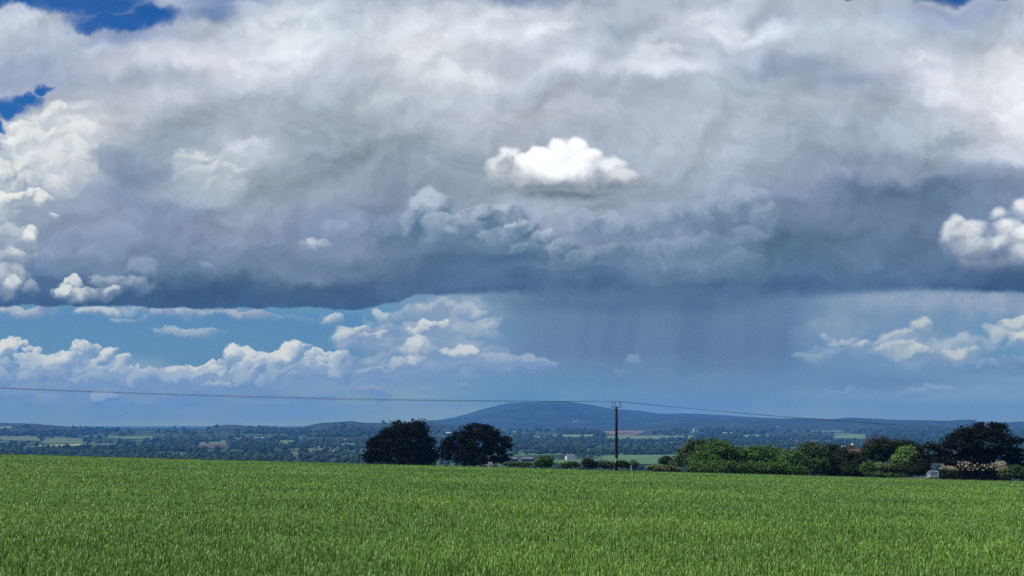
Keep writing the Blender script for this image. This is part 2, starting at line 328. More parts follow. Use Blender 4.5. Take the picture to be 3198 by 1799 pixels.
            gl, clearL = puffs(gl, clearL, [(2310, 828, 46, 32, .9, .8), (2260, 850, 46, 22, .7, .7), (2190, 870, 44, 24, .95, .8), (2290, 888, 70, 20, 1., .85), (2240, 880, 60, 18, .8, .8), (2420, 890, 56, 22, .95, .8), (2560, 815, 50, 34, .95), (2570, 865, 50, 36, 1.),
                (2520, 850, 40, 30, .7), (2040, 905, 60, 16, .5, .6), (1590, 905, 40, 18, .4, .6), (1560, 930, 40, 16, .4, .6), (2300, 1000, 60, 18, .5, .6), (2360, 985, 50, 14, .5, .6), (2110, 985, 40, 12, .4, .5)], (226, 224, 206), (132, 154, 180), 1.1, 1.5, .95)

        if T[2] < .80:
            # relief on the big mass
            gz = wx if gl is None else (sepv(POS[0])[0] - px_) + wx     # waits for the lower sky
            up = grid(gz, wy, UP_BASE, UP, 0.0, .8, 21)
            k_soft = m('MULTIPLY', soft, .7)
            k_rel = relief * .16 * sstep(Y, .12, .45)
            shade_f = 1.0 + k_soft + k_rel
            up = mix(1.0, up, mix(0.0, vec3(new, L, S, shade_f), (1, 1, 1)), 'MULTIPLY')

            # blue openings
            def hole(items, w=.5):
                h = None; w = w * 1.7
                for cx, cy, rx, ry in items:
                    cx, cy, rx, ry = cx / 1000, cy / 1000, rx / 1000, ry / 1000
                    if cx - rx * 1.7 - .05 > T[1] or cx + rx * 1.7 + .05 < T[0] or cy + ry * 1.7 + .05 < T[2]: continue
                    ux = (px_ + (a1 - .5) * .04 - cx) * (1 / rx); uy = (py_ + (b1 - .5) * .03 - cy) * (1 / ry)
                    d = 1.0 - (ux * ux + uy * uy)
                    v = sstep(d + P2 * .8, -w, w)
                    h = v if h is None else m('MAXIMUM', h, v)
                return h if h is not None else Y * 0.0
            clearU = hole([(225, 10, 175, 36), (40, 5, 100, 20), (290, 55, 120, 26), (390, 40, 60, 30), (25, 262, 55, 26), (75, 245, 50, 16), (115, 218, 22, 14), (0, 400, 34, 30), (-20, 330, 24, 60), (2450, -12, 130, 20), (2120, -8, 30, 14)], .45)
            clearU2 = hole([(540, 22, 45, 20), (560, 5, 90, 14), (310, 85, 110, 24)], 1.2) * .55
            clearU = m('MAXIMUM', clearU, clearU2)
            # broad lit lobes of the upper mass
            up, clearU = puffs(up, clearU, [
                (85, 66, 60, 50, .8, .7), (200, 110, 60, 34, .6, .6), (160, 140, 90, 34, .3, .6), (20, 90, 60, 40, .6, .6), (480, 85, 90, 40, .7, .45), (720, 70, 90, 46, 1.1, .6), (760, 110, 60, 26, 1.2, .6), (660, 165, 80, 28, .9, .6),
                (870, 25, 60, 26, .8, .6), (110, 330, 60, 44, .9, .7), (60, 300, 50, 34, .8, .6), (130, 400, 80, 56, 1.3, .75), (220, 280, 60, 30, .9, .6), (500, 408, 60, 22, .9, .7), (520, 440, 50, 30, .8, .7), (555, 425, 44, 24, 1.1, .7), (610, 372, 60, 28, .8, .6),
                (1085, 160, 50, 46, 1.2, .55), (1270, 62, 100, 28, 1.2, .5), (1440, 75, 70, 28, 1.0, .5), (1680, 140, 80, 34, 1.0, .6), (1760, 60, 70, 30, 1.0, .5), (1870, 90, 50, 30, 1.1, .5), (2240, 105, 44, 30, .6, .6), (2330, 165, 80, 24, 1.0, .5), (2400, 215, 90, 28, 1.2, .5)],
                (226, 230, 234), (160, 170, 186), 1.5, 1.8, .9)
            # second tier of heads in front of the mass
            up, clearU = bank(up, clearU, [(1150, 520), (1200, 515), (1260, 500), (1340, 512), (1420, 520), (1520, 535), (1600, 560)], [(1150, 570), (1600, 600)], 2, 34, (192, 198, 207), (140, 153, 176), .8, .3, 1.1, .5, 5)
            up, clearU = puffs(up, clearU, [
                (1850, 525, 105, 72, 1., .75), (1930, 560, 50, 60, .8, .6), (1770, 555, 80, 58, .9, .7), (1700, 545, 60, 40, 1., .6), (1640, 580, 84, 52, .85, .7), (1880, 610, 70, 50, .7, .6), (1790, 625, 80, 44, .7, .6), (1700, 630, 84, 42, .75, .65),
                (1560, 590, 74, 48, .95, .75), (1480, 575, 66, 42, 1., .75), (1620, 640, 80, 36, .6, .6), (1540, 640, 80, 34, .65, .65), (1860, 660, 80, 30, .5, .5)],
                (168, 179, 196), (96, 121, 156), .9, .9, 1.15, lo=-.6, hi=1.1)
            up, clearU = puffs(up, clearU, [
                (980, 590, 60, 50, .5, .6), (1260, 560, 84, 50, 1., .8), (1200, 545, 60, 42, 1.1, .8), (1085, 532, 62, 58, 1.1, .95), (1045, 575, 44, 60, .75, .9), (1120, 580, 66, 54, .8, .85), (1180, 590, 72, 50, .75, .85), (1310, 590, 60, 42, 1., .9),
                (1250, 610, 76, 42, .7, .8), (1370, 605, 50, 34, 1.05, .85), (1330, 640, 70, 34, .6, .8), (1420, 630, 60, 34, .8, .8), (1470, 655, 60, 28, .6, .7)],
                (184, 193, 206), (84, 110, 150), .75, .9, 1.1, lo=-.55, hi=1.1)
            up, clearU = puffs(up, clearU, [(1230, 660, 190, 26, 0, .8), (1450, 690, 200, 20, 0, .6), (1130, 700, 150, 30, .1, .5)], (150, 165, 190), (70, 99, 145), 1.6, 1.2, .9)
            up, clearU = bank(up, clearU, [(150, 610), (300, 650), (450, 620), (640, 600), (760, 590), (860, 610), (960, 590)], [(150, 690), (960, 690)], 3, 46, (156, 167, 187), (104, 125, 158), .7, .15, 1.4, .5, 9)
            up, clearU = bank(up, clearU, [(445, 385), (500, 372), (560, 392), (610, 425)], [(445, 450), (540, 480), (610, 490)], 3, 30, (226, 229, 228), (166, 176, 187), .95, .5, 1.2, .55, 10)
            up, clearU = puffs(up, clearU, [(2400, 350, 70, 30, .6, .6), (2350, 370, 60, 26, .4, .4), (800, 606, 40, 22, 1., .9), (850, 580, 50, 22, .4, .6), (525, 672, 36, 18, .4, .6), (170, 495, 22, 14, .6, .6), (355, 675, 50, 34, .25, .7)], (218, 222, 222), (140, 154, 178), .9, 1.6, .9)
            # sunlit left flank
            up, clearU = bank(up, clearU, [(-20, 330), (40, 300), (95, 268), (150, 262), (200, 300), (250, 350)], [(-20, 430), (120, 470), (250, 440)], 4, 36, (240, 241, 236), (186, 192, 199), .95, .6, .9, .7, 12)
            # bright rim of cumulus down the left side
            up, clearU = puffs(up, clearU, [(20, 460, 120, 80, 1.1, .95), (30, 550, 110, 80, .85, .95), (20, 640, 100, 80, .8, .95), (20, 715, 100, 54, .7, .95), (120, 560, 60, 70, .35, .6)], (226, 228, 224), (150, 162, 178), 1.3, 1.5, .95)
            up, clearU = puffs(up, clearU, [
                (10, 445, 60, 34, .95), (60, 470, 60, 40, .9, .8), (60, 530, 80, 40, .4), (30, 500, 60, 28, 1.), (75, 500, 44, 24, 1.), (115, 512, 34, 24, .9), (140, 540, 24, 20, .7), (20, 560, 70, 40, .35), (80, 585, 26, 20, .9), (60, 612, 38, 34, 1.05), (20, 600, 40, 40, .5),
                (30, 660, 70, 40, .45), (40, 650, 40, 26, .8), (0, 715, 70, 50, .5), (20, 730, 44, 30, .8), (95, 735, 36, 30, .3, .8)],
                (240, 240, 232), (150, 162, 178), 1.0, 1.8, .92)
            up, clearU = puffs(up, clearU, [(340, 735, 70, 36, .2, .7), (290, 725, 80, 40, .5, .9), (185, 730, 50, 34, 1.), (160, 745, 40, 26, 1.05), (235, 745, 60, 26, .85), (290, 735, 36, 20, .9)], (226, 228, 222), (118, 134, 162), .8, 2.0, .92)

        if gl is None: col, clear = up, clearU * .96
        elif up is None: col, clear = gl, clearL * .96
        else:
            # ---- join under the great cloud's base
            yb = row_group([(0, (.768,) * 3), (.10, (.768,) * 3), (.2, (.775,) * 3), (.345, (.776,) * 3), (.385, (.762,) * 3), (.41, (.744,) * 3), (.45, (.738,) * 3), (.55, (.733,) * 3), (.80, (.738,) * 3), (.9, (.728,) * 3), (1, (.735,) * 3)], X)
            yb = yb + (b2 - .5) * .020 + (b1 - .5) * .012 + (c2 - .5) * .012
            ww = row_group([(0, (.006,) * 3), (.40, (.007,) * 3), (.47, (.02,) * 3), (.56, (.05,) * 3), (.74, (.06,) * 3), (.85, (.026,) * 3), (1, (.016,) * 3)], X)
            under = sstep((Y - yb) / ww, -.5, .5)
            col = mix(under, up, gl)
            clear = mixf(m, clearU * .96, clearL * .96, under)
        # the two clouds hanging in front of everything, less torn than the rest
        POS[0] = vm('ADD', POS[0], vec((X - px_) * .5, (Y - py_) * .5))
        col, clear = puffs(col, clear, [(1420, 494, 160, 18, .0, 1.), (1400, 472, 190, 34, .15, .95), (1560, 456, 100, 28, .45, .85), (1610, 462, 70, 15, .35, .6), (1262, 455, 52, 46, .6, .95), (1330, 468, 90, 34, .45, .95), (1500, 462, 100, 36, .4, .95),
            (1250, 425, 38, 42, .85, .95), (1278, 402, 40, 40, 1., .95), (1530, 430, 60, 40, .95, .95), (1575, 446, 56, 26, .8, .85), (1395, 450, 120, 46, .7)], (252, 252, 252), (118, 127, 138), 1.35, .9, 1.0, lo=-.9, hi=.5)
        col, clear = puffs(col, clear, [(1322, 415, 46, 36, 1.2), (1352, 400, 44, 34, 1.3), (1405, 378, 40, 36, 1.3), (1448, 380, 44, 36, 1.25), (1482, 405, 40, 38, 1.), (1400, 408, 100, 46, 1.4), (1405, 436, 84, 36, 1.3, .95), (1440, 425, 60, 36, 1.2, .9)], (255, 255, 255), (196, 200, 204), 1.1, .9, 1.0, lo=-1.2, hi=.0)
        col, clear = puffs(col, clear, [(2510, 668, 140, 26, .0, .7), (2440, 640, 80, 44, .4), (2385, 600, 32, 46, .7), (2405, 575, 40, 40, .8), (2460, 590, 50, 46, .8), (2420, 610, 60, 46, .6), (2515, 550, 34, 34, .75), (2580, 535, 44, 46, .9), (2540, 590, 60, 46, .95), (2590, 600, 60, 46, 1.1), (2500, 625, 76, 44, .75), (2590, 650, 80, 40, .6)],
            (246, 246, 243), (150, 158, 172), 1.4, 1.0, .97, lo=-.8, hi=.5)
        return shader_of(col, clear, Y)

    def msh(f, a, b):
        n = new('ShaderNodeMixShader'); L.new(f.s, n.inputs[0]); L.new(a, n.inputs[1]); L.new(b, n.inputs[2]); return n.outputs[0]
    def tree(cuts, axis, make):
        if len(cuts) == 2: return make(cuts[0], cuts[1])
        k = len(cuts) // 2
        return msh(m('GREATER_THAN', axis, cuts[k]), tree(cuts[:k + 1], axis, make), tree(cuts[k:], axis, make))
    inside = tree([-.05, .38, .70, .80, 1.16], Y, lambda y0, y1: tree([-.15, .80, 1.72, 2.72], X, lambda x0, x1: tile(x0, x1, y0, y1)))
    # the rest of the sky: broken cloud without the survey's detail
    T[:] = [-9, 9, -9, 9]
    den = m('ABSOLUTE', dz) + .25
    n9, _ = noise(dx / den, dy / den, 1.6, 4, .55, 5.0)
    outside = shader_of(mix(sstep(n9, .35, .65), c8((150, 162, 182)), c8((205, 210, 218))), sstep(n9, .52, .42) * .6)
    outside = msh(m('GREATER_THAN', dz, -.04), shader_of(mix(0.0, vec3(new, L, S, X * 0.0 + .42), (0, 0, 0)), X * 0.0), outside)
    inwin = m('GREATER_THAN', dy, .3) * m('LESS_THAN', m('ABSOLUTE', X - 1.288), 1.42) * m('GREATER_THAN', Y, -.04) * m('LESS_THAN', Y, 1.15)
    fin = msh(inwin, outside, inside)
    print('sky nodes', len(nt.nodes), time.time() - T0)
    out = new('ShaderNodeOutputWorld'); L.new(fin, out.inputs[0])
    w.cycles.sampling_method = 'MANUAL'; w.cycles.sample_map_resolution = 512
def vec3(new, L, S, v):
    n = new('ShaderNodeCombineXYZ')
    for i in range(3): L.new(v.s, n.inputs[i])
    return S(n.outputs[0])
def mixf(m, a, b, f): return a + (b - a) * f
# ---------------------------------------------------------------- helpers
rng = np.random.default_rng(7)
def tag(o, label=None, cat=None, group=None, kind=None):
    if label: o['label'] = label
    if cat: o['category'] = cat
    if group: o['group'] = group
    if kind: o['kind'] = kind
    return o
def empty(name, loc, rz=0.0):
    o = bpy.data.objects.new(name, None); col_.objects.link(o); o.location = loc; o.rotation_euler.z = rz; o.empty_display_size = .5
    return o
def mesh_np(name, verts, faces, mat, parent=None, smooth=False, loc=None):
    """faces: (n,k) int array, or list of such arrays"""
    me = bpy.data.meshes.new(name)
    verts = np.asarray(verts, np.float32)
    fl = faces if isinstance(faces, list) else [faces]
    fl = [np.asarray(f, np.int32) for f in fl if len(f)]
    loops = np.concatenate([f.ravel() for f in fl]); tot = np.concatenate([np.full(len(f), f.shape[1], np.int32) for f in fl])
    me.vertices.add(len(verts)); me.vertices.foreach_set('co', verts.ravel())
    me.loops.add(len(loops)); me.loops.foreach_set('vertex_index', loops)
    me.polygons.add(len(tot)); st = np.zeros(len(tot), np.int32); st[1:] = np.cumsum(tot)[:-1]
    me.polygons.foreach_set('loop_start', st)
    if smooth: me.polygons.foreach_set('use_smooth', np.ones(len(tot), bool))
    me.update(calc_edges=True)
    me.materials.append(mat)
    o = bpy.data.objects.new(name, me); col_.objects.link(o)
    if parent is not None: o.parent = parent
    if loc is not None: o.location = loc
    return o
class MB:
    """collects boxes, prisms, tubes; built as one mesh"""
    def __init__(s): s.v = []; s.f = []
    def add(s, v, f):
        b = len(s.v); s.v += [tuple(map(float, p)) for p in v]; s.f += [tuple(i + b for i in q) for q in f]; return s
    def box(s, x0, x1, y0, y1, z0, z1):
        v = [(x, y, z) for z in (z0, z1) for y in (y0, y1) for x in (x0, x1)]
        return s.add(v, [(0, 2, 3, 1), (4, 5, 7, 6), (0, 1, 5, 4), (2, 6, 7, 3), (0, 4, 6, 2), (1, 3, 7, 5)])
    def gable(s, x0, x1, y0, y1, z0, z1, th=.15):
        """roof with ridge along x, a solid prism"""
        ym = (y0 + y1) / 2
        v = [(x0, y0, z0), (x0, y1, z0), (x0, ym, z1), (x1, y0, z0), (x1, y1, z0), (x1, ym, z1)]
        return s.add(v, [(0, 2, 1), (3, 4, 5), (0, 3, 5, 2), (1, 2, 5, 4), (0, 1, 4, 3)])
    def tube(s, pts, rad, n=8, cap=True):
        pts = [Vector(p) for p in pts]; rad = rad if isinstance(rad, (list, tuple)) else [rad] * len(pts)
        b = len(s.v); 
        for i, p in enumerate(pts):
            t = (pts[min(i + 1, len(pts) - 1)] - pts[max(i - 1, 0)]).normalized()
            a = t.cross(Vector((0, 0, 1)) if abs(t.z) < .9 else Vector((1, 0, 0))).normalized(); c = t.cross(a)
            for k in range(n):
                w = 2 * math.pi * k / n; q = p + (a * math.cos(w) + c * math.sin(w)) * rad[i]; s.v.append(tuple(q))
        for i in range(len(pts) - 1):
            for k in range(n):
                k2 = (k + 1) % n; s.f.append((b + i * n + k, b + i * n + k2, b + (i + 1) * n + k2, b + (i + 1) * n + k))
        if cap:
            s.f.append(tuple(b + k for k in range(n))[::-1]); e = b + (len(pts) - 1) * n; s.f.append(tuple(e + k for k in range(n)))
        return s
    def build(s, name, mat, parent=None, loc=None, smooth=False):
        me = bpy.data.meshes.new(name); me.from_pydata(s.v, [], s.f); me.validate(); me.update(); me.materials.append(mat)
        if smooth: me.polygons.foreach_set('use_smooth', np.ones(len(me.polygons), bool))
        o = bpy.data.objects.new(name, me); col_.objects.link(o)
        if parent is not None: o.parent = parent
        if loc is not None: o.location = loc
        return o
def material(name, color, rough=.7, var=None, scale=1.0, spec=.3, island=0.0, trans=0.0, detail=4, bump=0, var_scale2=None):
    """principled material; colour drifts between `color` and `var` by noise and, for leaves, by leaf"""
    mt = bpy.data.materials.new(name); mt.use_nodes = True; nt = mt.node_tree; N = nt.nodes; Lk = nt.links
    b = N['Principled BSDF']; b.inputs['Roughness'].default_value = rough; b.inputs['Specular IOR Level'].default_value = spec
    b.inputs['Base Color'].default_value = (*color, 1)
    if var is not None:
        tc = N.new('ShaderNodeTexCoord'); no = N.new('ShaderNodeTexNoise'); no.inputs['Scale'].default_value = scale; no.inputs['Detail'].default_value = detail
        Lk.new(tc.outputs['Object'], no.inputs['Vector'])
        mr = N.new('ShaderNodeMapRange'); mr.inputs[1].default_value = .35; mr.inputs[2].default_value = .65; Lk.new(no.outputs['Fac'], mr.inputs[0])
        f = mr.outputs[0]
        if island:
            ge = N.new('ShaderNodeNewGeometry'); mx = N.new('ShaderNodeMix'); mx.data_type = 'FLOAT'; mx.inputs[0].default_value = island
            Lk.new(f, mx.inputs[2]); Lk.new(ge.outputs['Random Per Island'], mx.inputs[3]); f = mx.outputs[0]
        m = N.new('ShaderNodeMix'); m.data_type = 'RGBA'; m.inputs[6].default_value = (*color, 1); m.inputs[7].default_value = (*var, 1)
        Lk.new(f, m.inputs[0]); Lk.new(m.outputs[2], b.inputs['Base Color'])
        if bump:
            bp = N.new('ShaderNodeBump'); bp.inputs['Strength'].default_value = bump; Lk.new(no.outputs['Fac'], bp.inputs['Height']); Lk.new(bp.outputs[0], b.inputs['Normal'])
        colout = m.outputs[2]
    if trans:
        tr = N.new('ShaderNodeBsdfTranslucent'); tr.inputs[0].default_value = (*color, 1)
        if var is not None: Lk.new(colout, tr.inputs[0])
        ms = N.new('ShaderNodeMixShader'); ms.inputs[0].default_value = trans
        Lk.new(b.outputs[0], ms.inputs[1]); Lk.new(tr.outputs[0], ms.inputs[2]); Lk.new(ms.outputs[0], N['Material Output'].inputs[0])
    return mt

# ---------------------------------------------------------------- terrain
SY, TX = .0296, .0266                 # the crop field's fall away from the camera and to the right
DE = 170.0                            # far edge of the crop
def canopy(x, y): return -(SY * y + TX * x)
def lerp_tab(x, tab):
    return np.interp(x, [p[0] for p in tab], [p[1] for p in tab])
SKY_L = [(-800, 1318), (0, 1322), (100, 1324), (200, 1332), (235, 1341), (270, 1347), (330, 1343), (450, 1340), (540, 1339), (640, 1340), (665, 1331), (720, 1326), (765, 1330), (800, 1333), (900, 1337), (940, 1335), (1000, 1322), (1060, 1319), (1090, 1316), (1130, 1320), (1180, 1322), (1260, 1318), (1340, 1317), (1420, 1330), (1500, 1345), (4000, 1350)]
SKY_W = [(-800, 1352), (800, 1352), (1000, 1345), (1200, 1325), (1300, 1317), (1370, 1312), (1420, 1304), (1460, 1293), (1500, 1281), (1540, 1270), (1580, 1261), (1610, 1258), (1650, 1257), (1700, 1255), (1760, 1254), (1800, 1258), (1850, 1266), (1900, 1275), (1950, 1280), (2000, 1283), (2040, 1290), (2080, 1293), (2140, 1291), (2200, 1294), (2300, 1300), (2400, 1306), (2600, 1312), (4000, 1330)]
SKY_R = [(-800, 1356), (1700, 1352), (1900, 1330), (2150, 1312), (2400, 1309), (2500, 1306), (2600, 1310), (2650, 1305), (2720, 1307), (2790, 1312), (2880, 1313), (2960, 1315), (3000, 1311), (3035, 1311), (3060, 1318), (3110, 1323), (3160, 1318), (3200, 1317), (4000, 1316)]
def zrow(px_row, d): return CAMZ + (HY - px_row) / F * d
def vnoise(x, y, seed=0, oct=4):
    """cheap value noise on arrays"""
    out = np.zeros_like(x); amp = 1.0; tot = 0
    for o in range(oct):
        xi = np.floor(x).astype(np.int64); yi = np.floor(y).astype(np.int64); xf = x - xi; yf = y - yi
        u = xf * xf * (3 - 2 * xf); v = yf * yf * (3 - 2 * yf)
        def h(a, b):
            n = (a * 374761393 + b * 668265263 + seed * 974711 + o * 1013) & 0x7fffffff
            n = ((n ^ (n >> 13)) * 1274126177) & 0x7fffffff
            return ((n ^ (n >> 16)) & 0xffff) / 65535.0
        out += amp * ((h(xi, yi) * (1 - u) + h(xi + 1, yi) * u) * (1 - v) + (h(xi, yi + 1) * (1 - u) + h(xi + 1, yi + 1) * u) * v)
        tot += amp; amp *= .5; x = x * 2.03 + 5.1; y = y * 2.03 + 1.7
    return out / tot
def ground_z(x, y):
    """terrain height everywhere (arrays)"""
    x = np.asarray(x, float); y = np.asarray(y, float)
    r = np.maximum(np.hypot(x, y), 1e-3); ay = np.maximum(y, r * .25)
    colx = CX + F * x / ay                                     # bearing, used to look the skylines up
    u = x / ay
    d = ay                                                    # depth
    near = canopy(x, y) - .30
    # beyond the crop edge the hill rolls over
    roll = canopy(x, y) - .30 - np.clip(d - DE, 0, None) * .012 - np.clip(d - 215, 0, None) ** 1.25 * .009
    valley = -61 + 9 * (vnoise(x / 900 + 40, d / 900 + 9, 3) - .5) + np.clip((d - 3800) / 4000, 0, 1) * 8
    z = np.where(d <= DE, near, np.maximum(roll, -400))
    w = np.clip((d - 600) / 700, 0, 1); w = w * w * (3 - 2 * w)
    z = np.where(d > 400, np.maximum(z, -64) * (1 - w) + valley * w, z)
    # ranges
    nz = vnoise(x / 420, d / 420, 5)
    for tab, D0, wid, foot in ((SKY_L, 5600., 1300., 1.0), (SKY_R, 7600., 1300., 1.0), (SKY_W, 9800., 1600., 1.0)):
        top = zrow(lerp_tab(colx, tab), D0)
        e = np.exp(-((d - D0) / wid) ** 2)
        back = d > D0
        e = np.where(back, np.exp(-((d - D0) / (wid * 2.0)) ** 2), e)
        zz = valley + (top - valley) * e + (nz - .5) * 16 * e * (1 - e) * 4
        z = np.where(d > 1500, np.maximum(z, zz), z)
    return z
def at(px, d, row=None):
    """world point on the bearing of column px, depth d; on the ground unless a row is given"""
    x = (px - CX) / F * d
    return Vector((x, d, float(ground_z(x, d)) if row is None else zrow(row, d)))

# valley ground: polar sheet from behind the field to the horizon
def polar_sheet(rs, az):
    Rr, A = np.meshgrid(rs, az, indexing='ij'); x = Rr * np.sin(A); y = Rr * np.cos(A)
    n, k = Rr.shape
    idx = np.arange(n * k).reshape(n, k)
    f = np.stack([idx[:-1, :-1], idx[:-1, 1:], idx[1:, 1:], idx[1:, :-1]], -1).reshape(-1, 4)
    return x, y, f
def field_pattern(nt, N, Lk, pos, cells):
    """patchwork: voronoi cells -> crop, pasture, bare soil and woodland colours"""
    vo = N.new('ShaderNodeTexVoronoi'); vo.voronoi_dimensions = '2D'; vo.feature = 'F1'; vo.distance = 'MANHATTAN'; vo.inputs['Scale'].default_value = cells; vo.inputs['Randomness'].default_value = .85
    mp = N.new('ShaderNodeMapping'); mp.inputs['Rotation'].default_value = (0, 0, .35); mp.inputs['Scale'].default_value = (1, .7, 1); Lk.new(pos, mp.inputs[0]); Lk.new(mp.outputs[0], vo.inputs['Vector'])
    wn = N.new('ShaderNodeTexWhiteNoise'); wn.noise_dimensions = '3D'; Lk.new(vo.outputs['Color'], wn.inputs['Vector'])
    cr = N.new('ShaderNodeValToRGB'); cr.color_ramp.interpolation = 'CONSTANT'
    stops = [(0, (.022, .045, .016)), (.26, (.04, .08, .025)), (.42, (.06, .11, .034)), (.56, (.10, .15, .055)), (.66, (.03, .06, .02)), (.76, (.11, .13, .065)), (.85, (.07, .072, .05)), (.92, (.08, .13, .045))]
    while len(cr.color_ramp.elements) < len(stops): cr.color_ramp.elements.new(.5)
    for e, (p, c) in zip(cr.color_ramp.elements, stops): e.position = p; e.color = (*c, 1)
    Lk.new(wn.outputs['Value'], cr.inputs[0])
    no = N.new('ShaderNodeTexNoise'); no.inputs['Scale'].default_value = .004; no.inputs['Detail'].default_value = 6; Lk.new(pos, no.inputs['Vector'])
    mr = N.new('ShaderNodeMapRange'); mr.inputs[1].default_value = .48; mr.inputs[2].default_value = .54; Lk.new(no.outputs['Fac'], mr.inputs[0])
    mx = N.new('ShaderNodeMix'); mx.data_type = 'RGBA'; Lk.new(mr.outputs[0], mx.inputs[0]); mx.inputs[6].default_value = (.020, .040, .014, 1); Lk.new(cr.outputs[0], mx.inputs[7])
    return mx.outputs[2]
def land_material():
    mt = bpy.data.materials.new("valley_land"); mt.use_nodes = True; nt = mt.node_tree; N = nt.nodes; Lk = nt.links
    b = N['Principled BSDF']; b.inputs['Roughness'].default_value = .9; b.inputs['Specular IOR Level'].default_value = .1
    ge = N.new('ShaderNodeNewGeometry'); pos = ge.outputs['Position']
    c = field_pattern(nt, N, Lk, pos, .0042)
    # hills above the valley are wooded
    sp = N.new('ShaderNodeSeparateXYZ'); Lk.new(pos, sp.inputs[0])
    no = N.new('ShaderNodeTexNoise'); no.inputs['Scale'].default_value = .002; no.inputs['Detail'].default_value = 5; Lk.new(pos, no.inputs['Vector'])
    ma = N.new('ShaderNodeMath'); ma.operation = 'MULTIPLY_ADD'; ma.inputs[1].default_value = 60; Lk.new(no.outputs['Fac'], ma.inputs[0]); Lk.new(sp.outputs[2], ma.inputs[2])
    mr = N.new('ShaderNodeMapRange'); mr.inputs[1].default_value = -14; mr.inputs[2].default_value = 4; Lk.new(ma.outputs[0], mr.inputs[0])
    mx = N.new('ShaderNodeMix'); mx.data_type = 'RGBA'; Lk.new(mr.outputs[0], mx.inputs[0]); Lk.new(c, mx.inputs[6])
    n3 = N.new('ShaderNodeTexNoise'); n3.inputs['Scale'].default_value = .0035; n3.inputs['Detail'].default_value = 8; n3.inputs['Roughness'].default_value = .7; Lk.new(pos, n3.inputs['Vector'])
    r3 = N.new('ShaderNodeMapRange'); r3.inputs[1].default_value = .42; r3.inputs[2].default_value = .60; Lk.new(n3.outputs['Fac'], r3.inputs[0])
    m3 = N.new('ShaderNodeMix'); m3.data_type = 'RGBA'; m3.inputs[6].default_value = (.010, .020, .008, 1); m3.inputs[7].default_value = (.032, .052, .024, 1); Lk.new(r3.outputs[0], m3.inputs[0]); Lk.new(m3.outputs[2], mx.inputs[7])
    n2 = N.new('ShaderNodeTexNoise'); n2.inputs['Scale'].default_value = .05; n2.inputs['Detail'].default_value = 4; Lk.new(pos, n2.inputs['Vector'])
    m2 = N.new('ShaderNodeMix'); m2.data_type = 'RGBA'; m2.blend_type = 'MULTIPLY'; m2.inputs[0].default_value = .6; Lk.new(mx.outputs[2], m2.inputs[6])
    mm = N.new('ShaderNodeMapRange'); mm.inputs[1].default_value = .3; mm.inputs[2].default_value = .7; mm.inputs[3].default_value = .55; mm.inputs[4].default_value = 1.3; Lk.new(n2.outputs['Fac'], mm.inputs[0]); Lk.new(mm.outputs[0], m2.inputs[7])
    Lk.new(m2.outputs[2], b.inputs['Base Color'])
    return mt
az = np.concatenate([np.linspace(-math.pi, -.62, 60)[:-1], np.linspace(-.62, .62, 900), np.linspace(.62, math.pi, 60)[1:]])
rs = np.concatenate([np.linspace(1.0, 160, 60), np.geomspace(162, 13500, 420), [16000, 20000, 26000, 34000]])
X_, Y_, F_ = polar_sheet(rs, az)
Z_ = ground_z(X_, Y_)
# small relief only where the land is beyond the crop
far = np.clip((np.hypot(X_, Y_) - 230) / 300, 0, 1)
Z_ = Z_ + far * (vnoise(X_ / 60, Y_ / 60, 11) - .5) * 1.6
crest = np.clip((np.hypot(X_, Y_) - 4200) / 600, 0, 1) * np.clip((12000 - np.hypot(X_, Y_)) / 1000, 0, 1)
Z_ = Z_ + crest * (vnoise(X_ / 55, Y_ / 140, 17, 3) - .45) * 8            # tree tops on the wooded ridges
far_mask = np.hypot(X_, Y_) > 14000
Z_ = np.where(far_mask, -60, Z_)
M_land = land_material()
M_soil = material("crop_floor", (.020, .038, .010), .95, (.034, .06, .016), .6, .1)
# the sheet is one object; nearer than the crop edge it is bare soil between the stems
terr = mesh_np("ground", np.stack([X_, Y_, Z_], -1).reshape(-1, 3), F_, M_land, smooth=True)
terr.data.materials.append(M_soil)
rf = np.hypot(X_, Y_)[:-1, :-1].ravel(); yf_ = Y_[:-1, :-1].ravel()
terr.data.polygons.foreach_set('material_index', ((yf_ < DE + 60) & (rf < 320)).astype(np.int32))
tag(terr, kind='structure')
# a far blue range seen through the gap on the left
def ridge(name, tab, D0, wid, mat):
    xs = np.linspace(tab[0][0], tab[-1][0], 160); ds = np.linspace(D0 - wid, D0 + wid, 14)
    P, Dd = np.meshgrid(xs, ds, indexing='ij'); top = zrow(np.interp(P, [t[0] for t in tab], [t[1] for t in tab]), D0)
    z = -70 + (top + 70) * np.cos((Dd - D0) / wid * math.pi / 2) ** 1.2
    x = (P - CX) / F * Dd
    n, k = P.shape; idx = np.arange(n * k).reshape(n, k); f = np.stack([idx[:-1, :-1], idx[1:, :-1], idx[1:, 1:], idx[:-1, 1:]], -1).reshape(-1, 4)
    return tag(mesh_np(name, np.stack([x, Dd, z], -1).reshape(-1, 3), f, mat, smooth=True), kind='structure')
M_far = material("far_hill", (.03, .05, .03), .9, (.05, .08, .03), .002)
ridge("far_hills", [(150, 1352), (235, 1338), (270, 1336), (300, 1337), (350, 1345), (500, 1350), (760, 1344), (800, 1332), (830, 1329), (860, 1331), (900, 1340), (1000, 1350)], 13000, 700, M_far)

